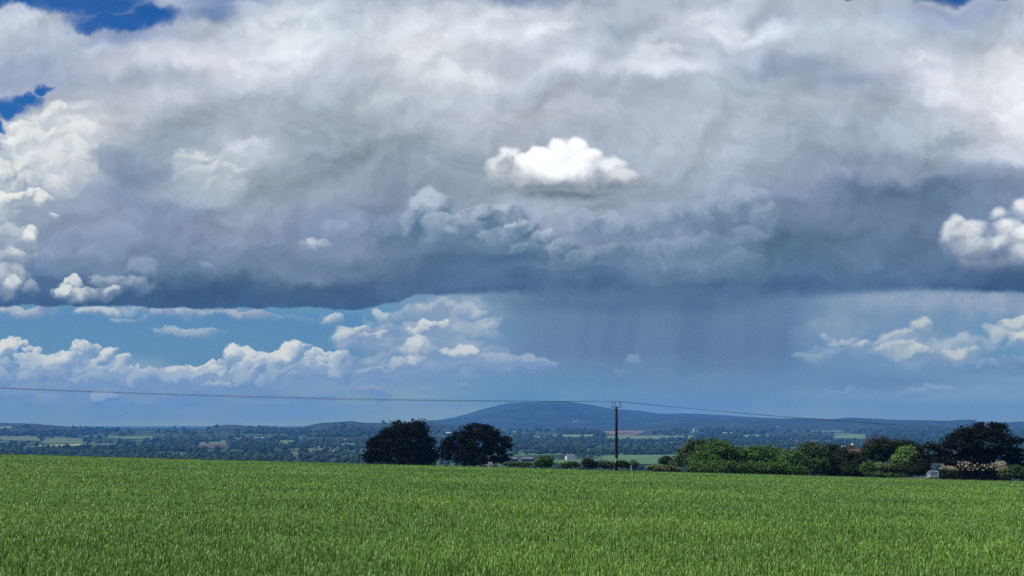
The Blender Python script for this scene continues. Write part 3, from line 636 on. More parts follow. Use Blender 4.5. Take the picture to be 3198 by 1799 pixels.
# ---------------------------------------------------------------- the crop: young cereal, blade by blade
def crop():
    V = []; n_tot = 0
    bands = [(11.5, 22, 330), (22, 32, 200), (32, 48, 110), (48, 75, 50), (75, 115, 22), (115, DE + 3, 12)]
    out_v = []; 
    for d0, d1, dens in bands:
        um = .80 if d1 <= 32 else .62; area = (d1 ** 2 - d0 ** 2) * um
        n = int(area * dens)
        d = np.sqrt(rng.uniform(d0 ** 2, d1 ** 2, n)); u = rng.uniform(-um, um, n); x = u * d; y = d
        k = (d / 15.0)
        # drilled a little unevenly; taller and shorter drifts
        tall = vnoise(x / 3.1 + 100, y / 3.1 + 100, 21, 3); tuft = vnoise(x / .35 + 50, y / .35 + 50, 22, 2)
        keep = rng.uniform(0, 1, n) < .45 + .9 * tuft * tuft
        x, y, d, tall, k = x[keep], y[keep], d[keep], tall[keep], k[keep]; n = len(x)
        top = canopy(x, y) + (tall - .5) * .16 + rng.normal(0, .022, n)
        big = np.clip(k, 1, 7)
        L = rng.uniform(.14, .32, n) * (1 + .18 * (big - 1)); W = rng.uniform(.009, .019, n) * (1 + .55 * (big - 1))
        az_ = rng.uniform(0, 2 * math.pi, n)
        wind = .55                                             # all lean a little to the right
        hx = np.cos(az_) * .6 + wind * .5; hy = np.sin(az_) * .6
        bend = rng.uniform(.08, .75, n)
        px, py = -hy, hx; nn = np.maximum(np.hypot(px, py), 1e-4); px, py = px / nn, py / nn
        tw = rng.uniform(0, 2 * math.pi, n); wx, wy = np.cos(tw), np.sin(tw)
        zb = top - L * .92
        b0 = np.stack([x, y, zb], -1)
        m1 = b0 + np.stack([hx * L * .18 * bend, hy * L * .18 * bend, L * .55], -1)
        m2 = b0 + np.stack([hx * L * .50 * bend, hy * L * .50 * bend, L * (.92 - .1 * bend)], -1)
        t = b0 + np.stack([hx * L * 1.0 * bend, hy * L * 1.0 * bend, L * (1.05 - .62 * bend)], -1)
        wv = np.stack([wx, wy, np.zeros(n)], -1) * W[:, None] * .5
        out_v.append(np.stack([b0 - wv * .6, b0 + wv * .6, m1 + wv, m1 - wv, m2 + wv * .9, m2 - wv * .9, t], 1).reshape(-1, 3)); n_tot += n
    v = np.concatenate(out_v); i = np.arange(n_tot)[:, None] * 7
    q = np.concatenate([i + np.array([[0, 1, 2, 3]]), i + np.array([[3, 2, 4, 5]])]); t = i + np.array([[5, 4, 6]])
    M = material("cereal_leaf", (.033, .106, .010), .5, (.235, .42, .088), .09, .35, island=.8, trans=.30, detail=3)
    nt = M.node_tree; N = nt.nodes; Lk = nt.links; bs = N['Principled BSDF']; src = bs.inputs['Base Color'].links[0].from_socket
    tcn = N.new('ShaderNodeTexCoord'); nz = N.new('ShaderNodeTexNoise'); nz.inputs['Scale'].default_value = .045; nz.inputs['Detail'].default_value = 3; Lk.new(tcn.outputs['Object'], nz.inputs['Vector'])
    mrn = N.new('ShaderNodeMapRange'); mrn.inputs[1].default_value = .36; mrn.inputs[2].default_value = .64; mrn.inputs[3].default_value = 0; mrn.inputs[4].default_value = 1; Lk.new(nz.outputs['Fac'], mrn.inputs[0])
    drift = N.new('ShaderNodeMix'); drift.data_type = 'RGBA'; drift.inputs[6].default_value = (.84, .88, .94, 1); drift.inputs[7].default_value = (1.14, 1.08, .98, 1); Lk.new(mrn.outputs[0], drift.inputs[0])
    mul = N.new('ShaderNodeMix'); mul.data_type = 'RGBA'; mul.blend_type = 'MULTIPLY'; mul.inputs[0].default_value = 1; Lk.new(src, mul.inputs[6]); Lk.new(drift.outputs[2], mul.inputs[7]); Lk.new(mul.outputs[2], bs.inputs['Base Color'])
    o = mesh_np('cereal_crop', v, [q, t], M)
    print('crop blades', n_tot)
    return tag(o, 'young green cereal crop filling the sloping field', 'crop', kind='stuff')
crop()
# closed canopy just below the blade tips, so the soil is not seen at grazing angles
rs2 = np.concatenate([np.linspace(1.5, 60, 200), np.linspace(60.5, DE + 6, 180)]); az2 = np.linspace(-.80, .80, 520)
Xc, Yc, Fc = polar_sheet(rs2, az2); Yd = np.minimum(Yc, 1e9)
Zc = canopy(Xc, Yc) - .19 + (vnoise(Xc / .5, Yc / .5, 31, 4) - .5) * .07 + (vnoise(Xc / 3.1 + 100, Yc / 3.1 + 100, 21, 3) - .5) * .10
edge = np.clip((Yc - DE - 1) / 3, 0, 1); Zc = Zc - edge * .6
M_can = material("cereal_understorey", (.018, .052, .006), .8, (.045, .105, .015), 1.6, .15, detail=6, bump=.5)  # dark green puts the shade of the gaps between blades into the colour
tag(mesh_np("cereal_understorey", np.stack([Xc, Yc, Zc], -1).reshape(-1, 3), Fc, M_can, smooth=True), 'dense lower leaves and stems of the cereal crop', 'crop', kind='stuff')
# ---------------------------------------------------------------- materials of the things
M_nearblack = material("near_black_leaf", (.005, .006, .003), .95, (.018, .022, .009), .5, .0, island=.5)  # near-black leaf tone, drifting from leaf to leaf
M_dark = material("dark_leaf", (.008, .013, .005), .8, (.024, .042, .011), .5, .08, island=.5)
M_green = material("green_leaf", (.022, .055, .010), .7, (.085, .165, .028), .45, .2, island=.5, trans=.15)
M_mid = material("mid_leaf", (.022, .045, .012), .65, (.055, .095, .022), .45, .2, island=.5, trans=.10)
M_bright = material("bright_leaf", (.07, .14, .025), .6, (.14, .24, .05), .5, .25, island=.5, trans=.2)
M_olive = material("olive_leaf", (.07, .095, .030), .7, (.13, .16, .055), .6, .2, island=.5, trans=.15)
M_grey = material("grey_green_leaf", (.032, .060, .030), .75, (.065, .10, .05), .6, .2, island=.5, trans=.1)
M_bark = material("bark", (.010, .008, .006), .9, (.024, .018, .013), 3.0, .1, bump=.4)
M_palebark = material("pale_bark", (.26, .23, .17), .85, (.17, .15, .11), 3.0, .1)
M_twig = material("bare_twig", (.085, .060, .050), .9, (.13, .095, .075), 1.0, .05, island=.5)
M_pole = material("creosoted_wood", (.008, .006, .005), .9, (.020, .015, .012), 2.2, .2, bump=.3)
M_steel = material("galvanised_steel", (.16, .16, .165), .5, (.24, .24, .245), 6, .5)
M_porc = material("brown_porcelain", (.045, .030, .028), .3, (.075, .05, .045), 5, .5)
M_wire = material("conductor", (.030, .030, .032), .6, (.05, .05, .052), 1, .3)
M_white = material("white_render", (.78, .77, .74), .8, (.66, .65, .61), .5, .2)
M_slate = material("slate_roof", (.10, .10, .11), .8, (.15, .14, .15), .6, .2)
M_tile = material("clay_tile_roof", (.07, .05, .042), .9, (.10, .075, .06), .6, .2)
M_brick = material("brick", (.10, .065, .058), .9, (.15, .10, .085), 1.5, .1)
M_glass = material("window_glass", (.03, .035, .04), .15, (.05, .055, .06), 1, .5)
M_sheet = material("steel_sheet", (.22, .23, .24), .6, (.34, .35, .36), .4, .4)
M_tan = material("weathered_tan_roof", (.11, .105, .075), .9, (.19, .18, .125), .8, .1, bump=.4)
M_darkwood = material("tarred_boards", (.004, .004, .004), .95, (.009, .008, .007), 1.2, .0)
M_conc = material("concrete", (.36, .33, .29), .9, (.46, .43, .38), 1.2, .1)
M_rubber = material("rubber", (.015, .015, .015), .8, (.025, .025, .025), 3, .2)
M_plate = material("enamel_plate", (.62, .60, .50), .5, (.50, .48, .40), 8, .4)
M_wood_far = material("far_foliage", (.013, .028, .014), .9, (.032, .058, .027), .03, .1, island=.6)

# ---------------------------------------------------------------- trees and shrubs
def leaf_cloud(lobes, n, leaf, seed, shell=(.62, 1.04), clump=.9, per=14, holes=0.0, flat=0.0, droop=0.0):
    """leaf quads gathered in clumps through the outer part of the lobes; lobes: (x,y,z,rx,ry,rz)"""
    g = np.random.default_rng(seed); lo = np.array(lobes, float)
    wts = (lo[:, 3] * lo[:, 4] + lo[:, 4] * lo[:, 5] + lo[:, 3] * lo[:, 5]); wts /= wts.sum()
    nc = max(4, n // per); k = g.choice(len(lo), nc, p=wts)
    dr = g.normal(size=(nc, 3)); dr /= np.linalg.norm(dr, axis=1)[:, None]
    rad = g.uniform(shell[0] ** 2, shell[1] ** 2, nc) ** .5
    lump = .86 + .28 * g.random(nc)
    c = lo[k, :3] + dr * lo[k, 3:] * (rad * np.minimum(lump, 1.08))[:, None]
    if holes:
        q = vnoise(c[:, 0] / 1.3 + 40, c[:, 2] / 1.1 + 40, seed % 50, 2); c = c[q > holes * .62]; nc = len(c)
    cr = clump * g.uniform(.5, 1.25, nc)
    ci = np.repeat(np.arange(nc), per)
    off = g.normal(size=(len(ci), 3)) * .5; off[:, 2] *= (.62 - flat * .3)
    p = c[ci] + off * cr[ci][:, None]
    outn = (p - lo[:, :3].mean(0)); outn /= np.maximum(np.linalg.norm(outn, axis=1)[:, None], .01)
    nr = g.normal(size=p.shape) * .6 + outn * .6 + np.array([0, 0, .75]); nr /= np.linalg.norm(nr, axis=1)[:, None]
    a = np.cross(nr, g.normal(size=p.shape)); a /= np.maximum(np.linalg.norm(a, axis=1)[:, None], 1e-4); b = np.cross(nr, a)
    s = leaf * g.uniform(.6, 1.35, len(p))[:, None]
    v = np.stack([p - a * s, p - b * s * .55, p + a * s, p + b * s * .55], 1).reshape(-1, 3)
    zmin = .05; v[:, 2] = np.maximum(v[:, 2], zmin)
    f = np.arange(len(p) * 4).reshape(-1, 4)
    return v, f
def limbs(base_r, h, lobes, seed, n=7, spread=.9, stems=1, dx=0.0):
    g = random.Random(seed); mb = MB()
    for sidx in range(stems):
        ox = (sidx - (stems - 1) / 2) * dx
        fork = Vector((ox + g.uniform(-.2, .2), g.uniform(-.3, .3), h * g.uniform(.75, 1.05)))
        mb.tube([(ox, 0, -.4), (ox * 1.02, 0, h * .35), tuple(fork)], [base_r * 1.25, base_r * .95, base_r * .72], 9)
        for i in range(n):
            l = lobes[(i + sidx * 3) % len(lobes)]
            tgt = Vector((l[0] + g.uniform(-.5, .5) * l[3], l[1] + g.uniform(-.5, .5) * l[4], l[2] + g.uniform(-.2, .6) * l[5]))
            st = Vector((ox, 0, h * .3)).lerp(fork, g.uniform(.55, 1)); mid = st.lerp(tgt, .5) + Vector((g.uniform(-.4, .4), g.uniform(-.4, .4), g.uniform(.0, .7)))
            mb.tube([tuple(st), tuple(mid), tuple(tgt)], [base_r * .42, base_r * .24, base_r * .07], 6)
            for j in range(3):
                e = tgt + Vector((g.uniform(-1.4, 1.4), g.uniform(-1.4, 1.4), g.uniform(-.1, 1.3)))
                mb.tube([tuple(mid.lerp(tgt, g.uniform(.2, .9))), tuple(e)], [base_r * .12, base_r * .03], 4)
    return mb
def px_lobes(base, lobes, d, depth=1.0, seed=0):
    """crown lobes surveyed as bearings at depth d -> metres round the base; each gets a real depth too"""
    g = random.Random(seed); k = d / F; out = []
    for (cx, cy, rx, ry) in lobes:
        w = at(cx, d, cy); out.append((w.x - base.x, g.uniform(-.35, .35) * rx * k * depth, w.z - base.z, rx * k, (rx * .55 + ry * .45) * k * depth, ry * k))
    return out
def plant(name, px, d, lobes, mat, label, cat, n, leaf, seed, trunk=(.3, 2.0), bark=None, group=None, stems=1, dx=1.5, holes=0.0, per=14, clump=.9, crown='crown', nl=7, shell=(.62, 1.04), extra=None):
    base = at(px, d); L = px_lobes(base, lobes, d, seed=seed)
    root = empty(name, base); tag(root, label, cat, group)
    v, f = leaf_cloud(L, n, leaf, seed, holes=holes, per=per, clump=clump, shell=shell)
    c = mesh_np(crown, v, f, mat, root)
    if trunk: limbs(trunk[0], trunk[1], L, seed, stems=stems, dx=dx, n=nl).build('trunk', bark or M_bark, root, smooth=True)
    return root
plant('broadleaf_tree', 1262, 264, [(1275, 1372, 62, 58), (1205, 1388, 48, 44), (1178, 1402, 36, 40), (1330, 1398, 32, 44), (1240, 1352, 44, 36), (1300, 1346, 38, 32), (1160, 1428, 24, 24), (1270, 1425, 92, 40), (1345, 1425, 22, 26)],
      M_nearblack, 'nearly black domed tree, the left one of the pair at the field edge', 'tree', 26000, .30, 11, (.45, 3.0), group='two dark trees on the crest of the crop field', holes=.40, clump=.85)
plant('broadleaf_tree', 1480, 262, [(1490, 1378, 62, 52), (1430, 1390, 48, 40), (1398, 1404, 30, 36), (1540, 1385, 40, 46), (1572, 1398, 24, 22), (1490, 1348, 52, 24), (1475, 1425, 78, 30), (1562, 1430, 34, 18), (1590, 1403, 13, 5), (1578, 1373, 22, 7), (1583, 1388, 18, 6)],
      M_nearblack, 'nearly black spreading tree, the right one of the pair, ragged right side', 'tree', 25000, .28, 12, (.4, 3.0), group='two dark trees on the crest of the crop field', holes=.50, clump=.8)
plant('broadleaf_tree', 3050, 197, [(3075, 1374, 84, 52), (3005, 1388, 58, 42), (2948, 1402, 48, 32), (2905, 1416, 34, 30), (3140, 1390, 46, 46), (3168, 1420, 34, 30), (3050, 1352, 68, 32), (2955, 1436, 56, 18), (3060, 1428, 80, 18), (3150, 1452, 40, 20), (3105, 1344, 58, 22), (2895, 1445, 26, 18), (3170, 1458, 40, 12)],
      M_nearblack, 'large black spreading tree over the barn, several trunks under its crown', 'tree', 30000, .24, 13, (.26, 2.2), stems=4, dx=1.9, holes=.74, clump=.7, nl=9)
HG = 'trees and bushes in the hedge line right of the pole'
hedge = [
    (2168, 201, [(2168, 1408, 40, 32), (2140, 1428, 30, 28), (2175, 1440, 44, 34), (2185, 1388, 22, 14)], M_mid, 'hedge tree at the left end of the row, darker domed top', 9000),
    (2232, 196, [(2232, 1418, 56, 42), (2205, 1440, 50, 36), (2250, 1396, 34, 20), (2265, 1440, 44, 36)], M_green, 'broad sunlit green hedge tree, second in the row right of the pole', 14000),
    (2302, 198, [(2302, 1430, 38, 34), (2310, 1452, 40, 26), (2288, 1412, 22, 16)], M_green, 'rounded hedge tree between two taller neighbours, bright green', 8000),
    (2352, 197, [(2352, 1424, 42, 28), (2345, 1450, 46, 26), (2370, 1408, 24, 14)], M_green, 'hedge tree with lit green crest above a dark lower half', 9000),
    (2412, 201, [(2415, 1428, 40, 30), (2405, 1452, 44, 26), (2398, 1408, 16, 12)], M_green, 'hedge tree in the middle of the row with a small knob on top', 8000),
    (2468, 196, [(2470, 1432, 46, 30), (2480, 1455, 46, 26), (2440, 1450, 36, 24)], M_green, 'bushy green hedge tree left of the two darkest in the row', 9000),
    (2538, 199, [(2538, 1420, 46, 36), (2545, 1450, 54, 34), (2520, 1402, 26, 16)], M_mid, 'dark tall hedge tree with a greenish top, the taller of two dark ones', 11000),
    (2612, 202, [(2612, 1425, 44, 34), (2615, 1456, 52, 30), (2590, 1404, 26, 14)], M_dark, 'very dark hedge tree in front of the brick chimney', 10000),
    (2668, 198, [(2668, 1436, 34, 26), (2665, 1462, 42, 24)], M_dark, 'low dark hedge tree at the right end of the row', 6000),
    (2268, 192, [(2262, 1456, 44, 18), (2200, 1460, 50, 16), (2320, 1460, 40, 18)], M_green, 'low leafy skirt of hedge in front of the broad sunlit green tree', 6000),
    (2430, 193, [(2380, 1462, 40, 16), (2435, 1462, 44, 18), (2490, 1466, 40, 16)], M_green, 'low leafy skirt of hedge in front of the middle of the tree row', 6000)]
for i, (px, d, lb, mt, lab, n) in enumerate(hedge):
    plant('hedge_tree', px, d, lb, mt, lab, 'tree', int(n * 1.1), .17, 40 + i, (.16, 1.0), group=HG, clump=.85, per=34, holes=.30, shell=(.55, 1.10))
plant('small_tree', 2755, 214, [(2755, 1396, 40, 26), (2718, 1408, 30, 22), (2790, 1406, 34, 26), (2735, 1428, 34, 14), (2785, 1430, 26, 12)], M_dark, 'small dark tree with a pale bare trunk showing below its crown', 'tree', 8000, .22, 61, (.24, 3.4), bark=M_palebark, clump=.7, holes=.5, nl=4)
plant('broadleaf_tree', 2820, 226, [(2822, 1398, 34, 20), (2845, 1402, 24, 18)], M_dark, 'dark rounded tree behind the sunlit bush beside the large black tree', 'tree', 5000, .24, 62, (.2, 3.0))
plant('bush', 2836, 202, [(2832, 1418, 30, 24), (2812, 1436, 30, 20), (2850, 1428, 22, 22), (2838, 1445, 34, 18)], M_bright, 'bright sunlit green bush left of the large black tree', 'bush', 7000, .18, 63, (.1, 1.0), clump=.6)
plant('bush', 2845, 193, [(2830, 1466, 46, 18), (2872, 1462, 34, 22), (2800, 1470, 24, 12)], M_dark, 'low black bush mass under the sunlit bush beside the trailer', 'bush', 7000, .18, 64, (.1, .8), clump=.6)
plant('bush', 2712, 190, [(2712, 1462, 22, 20), (2722, 1474, 24, 10)], M_green, 'small round green bush at the field edge below the pale trunk', 'bush', 3500, .16, 65, (.08, .6), clump=.5)
plant('bush', 2762, 194, [(2755, 1458, 34, 12), (2780, 1466, 30, 12), (2740, 1472, 26, 9)], M_olive, 'olive green scrubby bush right of the small round green bush', 'bush', 4000, .16, 66, (.08, .6), clump=.5)
plant('bush', 2760, 187, [(2735, 1481, 22, 6), (2775, 1484, 30, 6), (2815, 1487, 20, 5)], M_mid, 'low straggling mid green bush along the field edge by the wall', 'bush', 2500, .14, 67, None, clump=.4)
plant('bush', 3170, 188, [(3150, 1480, 26, 14), (3180, 1472, 30, 18), (3205, 1484, 26, 16)], M_mid, 'low green bush in front of the barn at the right edge', 'bush', 5000, .16, 68, (.08, .6), clump=.5)
plant('bush', 2952, 190, [(2950, 1478, 22, 12), (2972, 1480, 20, 9)], M_dark, 'low black bush added to darken the barn end beside the pale trailer', 'bush', 2500, .16, 69, None, clump=.5)  # added leaf mass, near-black to darken the sunlit end of the barn
# bare brown tree: twigs only
def bare_tree():
    d = 300; base = at(2748, d); root = empty('bare_tree', base); tag(root, 'brown leafless tree rising behind the tree with the pale trunk', 'tree')
    k = d / F; L = [(w.x - base.x, 0, w.z - base.z, rx * k, rx * k * .8, ry * k) for (w, rx, ry) in ((at(2745, d, 1372), 38, 20), (at(2715, d, 1382), 24, 18), (at(2775, d, 1384), 24, 16))]
    g = random.Random(5); mb = MB()
    top = max(l[2] for l in L)
    mb.tube([(0, 0, -.5), (.1, 0, top * .5), (0, 0, top * .8)], [.4, .3, .15], 8)
    for i in range(420):
        l = L[i % 3]; a = Vector((g.uniform(-.3, .3), g.uniform(-.3, .3), top * g.uniform(.45, .8)))
        w = Vector((g.gauss(0, 1), g.gauss(0, 1), g.gauss(.4, 1))).normalized()
        e = Vector(l[:3]) + Vector((w.x * l[3], w.y * l[4], w.z * l[5])) * g.uniform(.7, 1.05); m_ = a.lerp(e, .55) + Vector((0, 0, .3))
        mb.tube([tuple(a), tuple(m_), tuple(e)], [.05, .04, .02], 3, cap=False)
    tr = mb.build('trunk', M_twig, root)
bare_tree()
# bushes on the near skyline of the crop, between the two dark trees and the hedge
sb = [(1700, 236, [(1702, 1438, 22, 14), (1690, 1446, 24, 10), (1716, 1448, 14, 8)], M_green, 'rounded yellow-green bush just right of the pair of dark trees', 3500),
      (1622, 240, [(1600, 1449, 30, 5), (1640, 1450, 26, 5)], M_mid, 'low dark green bush at the foot of the right dark tree', 2200),
      (1790, 250, [(1785, 1450, 24, 7), (1765, 1452, 16, 6)], M_mid, 'low flat bush below the white house', 2200),
      (1838, 245, [(1836, 1446, 17, 13), (1852, 1452, 14, 8)], M_dark, 'dark round bush midway between the white house and the pole', 2600),
      (1888, 246, [(1880, 1449, 24, 10), (1900, 1452, 20, 9)], M_grey, 'grey-green squat bush close to the left of the pole', 2600),
      (1942, 248, [(1942, 1448, 15, 9), (1952, 1453, 12, 6)], M_dark, 'dark low bush close to the right of the pole', 2000),
      (1980, 252, [(1980, 1450, 11, 10)], M_grey, 'small round grey-green bush right of the pole', 1500),
      (2052, 226, [(2040, 1461, 26, 7), (2075, 1462, 26, 8), (2108, 1466, 24, 6)], M_olive, 'long low yellow-green scrub in front of the hedge end', 3500),
      (2080, 240, [(2080, 1440, 19, 14)], M_dark, 'dark domed bush standing left of the hedge row', 2400),
      (2108, 232, [(2106, 1450, 16, 11)], M_grey, 'small grey-green bush tucked against the hedge row', 2000)]
for i, (px, d, lb, mt, lab, n) in enumerate(sb):
    plant('bush', px, d, lb, mt, lab, 'bush', n, .20, 80 + i, (.08, .7), group='bushes along the far edge of the crop', clump=.6, per=10)
# thin sprays of weeds along the crop's far edge
def edge_weeds():
    n = 9000; g = np.random.default_rng(3); u = g.uniform(-.50, .50, n); d = g.uniform(DE - 1, DE + 9, n); x = u * d
    h = g.gamma(2.0, .07, n) + .05; z = canopy(x, d) - .12 - np.clip(d - DE, 0, None) * .02
    w = .05; ax = g.normal(0, .25, n) * h
    v = np.stack([np.stack([x - w, d, z], -1), np.stack([x + w, d, z], -1), np.stack([x + ax, d, z + h], -1)], 1).reshape(-1, 3)
    tag(mesh_np('edge_weeds', v, np.arange(n * 3).reshape(-1, 3), M_olive), 'thin grass and weeds along the far edge of the crop', 'grass', kind='stuff')
edge_weeds()

# ---------------------------------------------------------------- the pole and its wires
PD = 172.0
pb = at(1925, PD); ptop = zrow(1270, PD)
root = empty('utility_pole', pb); tag(root, 'dark wooden utility pole with a steel crossarm at the crop edge', 'utility pole')
H = ptop - pb.z
mb = MB(); mb.tube([(0, 0, -.6), (0, 0, H * .3), (.02, 0, H * .7), (0, 0, H)], [.25, .235, .21, .19], 14); mb.build('pole', M_pole, root, smooth=True)
ca = MB(); ca.box(-.98, .98, -.06, .06, H - .14, H - .0); ca.v = [(x, y, z + (.06 if abs(x) > .9 and z < H - .05 else 0)) for x, y, z in ca.v]
ca.build('crossarm', M_pole, root)
for sx in (-1, 1):
    MB().tube([(.50 * sx, -.10, H - .10), (.30 * sx, -.12, H - .50), (.13 * sx, -.14, H - .95)], .035, 6).build('brace', M_steel, root)
WH = H + (1270 - 1253.5) / F * PD
for ox in (-.65, -.22, .56):
    b = MB(); b.tube([(ox, 0, H - .02), (ox, 0, WH - .32)], .045, 6); pin = b.build('insulator_pin', M_steel, root)
    b = MB(); b.tube([(ox, 0, WH - .36), (ox, 0, WH - .26), (ox, 0, WH - .24), (ox, 0, WH - .14), (ox, 0, WH - .12), (ox, 0, WH)], [.06, .12, .07, .11, .06, .06], 10); b.build('insulator', M_porc, root, smooth=True)
MB().box(-.24, -.10, -.225, -.205, 1.55, 2.35).build('sign_plate', M_plate, root)
MB().box(-.10, .14, -.235, -.215, 1.9, 2.15).build('number_plate', M_plate, root)
top = Vector((pb.x, pb.y, pb.z + WH))
for k, ox in enumerate((-.65, -.22, .56)):
    g = root.location
    L0 = Vector((-80 + (ox * .2), 150 + ox * .9, 7.1 + .0 * k)); P0 = Vector((top.x + ox, top.y, top.z)); R0 = Vector((93 + ox * .5, 230 - ox * 1.2, .83))
    pts = []
    for i in range(41):
        a = i / 40; p = P0.lerp(L0, a); p.z -= 4 * (.53 + .10 * k) * a * (1 - a); pts.append(tuple(p))
    pts2 = []
    for i in range(1, 31):
        a = i / 30; p = P0.lerp(R0, a); p.z -= 4 * (.26 + .10 * k) * a * (1 - a); pts2.append(tuple(p))
    w = MB().tube(pts[::-1] + pts2, .015, 5).build('overhead_wire', M_wire)
    tag(w, ['overhead wire held by the left insulator of the pole', 'overhead wire held by the insulator beside the pole top', 'overhead wire held by the right insulator of the pole'][k], 'wire', 'three overhead wires carried by the pole')
# small spacer clips seen on the right-hand span
# ---------------------------------------------------------------- near buildings and bits
def local(px, d, row): w = at(px, d, row); return w
bb = at(3045, 214); root = empty('barn', bb); tag(root, 'long low barn with a tan roof behind the large black tree', 'barn')
k = 214 / F; zr0 = zrow(1468, 214) - bb.z; zr1 = zrow(1440, 214) - bb.z
MB().box(-80 * k, 95 * k, -2.5, 5, -.5, zr0).build('wall', M_darkwood, root)
MB().gable(-82 * k, 98 * k, -3.0, 5.4, zr0 + .003, zr1).build('roof', M_tan, root)
for ox in (-3.6, 0.2, 3.9):
    MB().box(ox - .9, ox + .9, -2.56, -2.503, 0, max(1.0, zr0 - .25)).build('door', M_bark, root)
tb = at(2910, 185); root = empty('livestock_trailer', tb); tag(root, 'small pale trailer parked by the large black tree', 'trailer')
MB().box(-.95, .95, -.7, .7, .45, .62).build('chassis', M_steel, root)
b = MB(); b.tube([(-.95, 0, .62), (-.80, 0, 1.25), (-.45, 0, 1.62), (.1, 0, 1.70), (.95, 0, 1.66)], .06, 6); b.box(.78, .95, -.68, .68, .623, 1.60); b.box(-.5, .78, -.68, .68, .623, 1.05); b.build('body', M_sheet, root)
MB().box(-.48, .76, -.60, .60, 1.053, 1.55).build('tarpaulin', material("blue_grey_tarpaulin", (.10, .14, .20), .6, (.16, .20, .27), 3, .3), root)
for sx in (-.45, .45):
    for sy in (-.78, .78): MB().tube([(sx, sy - .09, .33), (sx, sy + .09, .33)], .33, 16).build('wheel', M_rubber, root)
wb = at(2856, 184); root = MB().box(-2.6, 2.3, -.12, .12, -.3, .46).build('concrete_wall', M_conc, loc=wb); tag(root, 'low pale concrete wall left of the trailer', 'wall')
wt = at(1531, 216); root = empty('water_trough', (wt.x, wt.y, zrow(1449, 216) - .1)); tag(root, 'pale grey water trough under the right dark tree', 'trough')
b = MB(); b.box(-.45, .45, -.3, .3, 0, .06); b.box(-.45, -.38, -.3, .3, .06, .5); b.box(.38, .45, -.3, .3, .06, .5); b.box(-.38, .38, -.3, -.24, .06, .5); b.box(-.38, .38, .24, .3, .06, .5); b.build('basin', M_conc, root)
MB().box(-.4, .4, -.22, .22, -1.2, -.003).build('plinth', M_conc, root)
pk = at(1971, 180); o = MB().box(-.06, .06, -.05, .05, -.3, .75).build('marker_post', M_plate, loc=(pk.x, pk.y, zrow(1464, 180) - .2)); tag(o, 'short white marker post right of the pole foot', 'post')
# farmhouse whose chimneys clear the hedge
fb = at(2662, 262); root = empty('farmhouse', fb); tag(root, 'farmhouse behind the hedge, brick chimney and roof ridge showing', 'house'); k = 262 / F
ze = zrow(1425, 262) - fb.z; zt = zrow(1401, 262) - fb.z
MB().box(-3.2, 3.6, 0, 6, -.6, ze).build('wall', M_darkwood, root); MB().gable(-3.5, 3.9, -.4, 6.4, ze + .003, zt).build('roof', M_tile, root)
ch = MB().box(.1, 1.35, 2.6, 3.4, zt - 1.2, zrow(1391, 262) - fb.z).build('chimney', M_brick, root)
zc = zrow(1391, 262) - fb.z
for ox in (.95, ): MB().tube([(ox, 3, zc), (ox, 3, zc + .42)], [.28, .22], 10).build('chimney_pot', M_white, ch)
MB().box(-1.6, -.75, 2.7, 3.3, zt - .9, zrow(1392, 262) - fb.z).build('chimney', M_white, root)

# ---------------------------------------------------------------- the valley: rows found from where the ground meets a sightline
def row_to_d(px, row, lo=900, hi=9500):
    ds = np.linspace(lo, hi, 900); x = (px - CX) / F * ds; z = ground_z(x, ds); rows = HY - (z - CAMZ) / ds * F
    i = np.argmax(rows <= row); return float(ds[i]) if rows[i] <= row else hi
PATCHES = []
def patch(name, pts, color, var, label_mat):
    """a field laid over the ground between four sightline corners (px,row): near-left, near-right, far-right, far-left"""
    PATCHES.append((min(p[0] for p in pts) + 2, max(p[0] for p in pts) - 2, min(p[1] for p in pts), max(p[1] for p in pts) + 5))
    P = [Vector(((px - CX) / F * dd, dd)) for px, row in pts for dd in [row_to_d(px, row)]]
    n = 14; v = []; 
    for i in range(n + 1):
        for j in range(n + 1):
            a, b = i / n, j / n; q = P[0].lerp(P[1], a).lerp(P[3].lerp(P[2], a), b); v.append((q.x, q.y, float(ground_z(q.x, q.y)) + 1.4))
    idx = np.arange((n + 1) ** 2).reshape(n + 1, n + 1); f = np.stack([idx[:-1, :-1], idx[1:, :-1], idx[1:, 1:], idx[:-1, 1:]], -1).reshape(-1, 4)
    return tag(mesh_np(name, v, f, material(label_mat, tuple(c * .78 for c in color), .95, tuple(c * .78 for c in var), .02, .1), smooth=True), kind='structure')
G1, G2 = (.10, .19, .06), (.13, .23, .075)
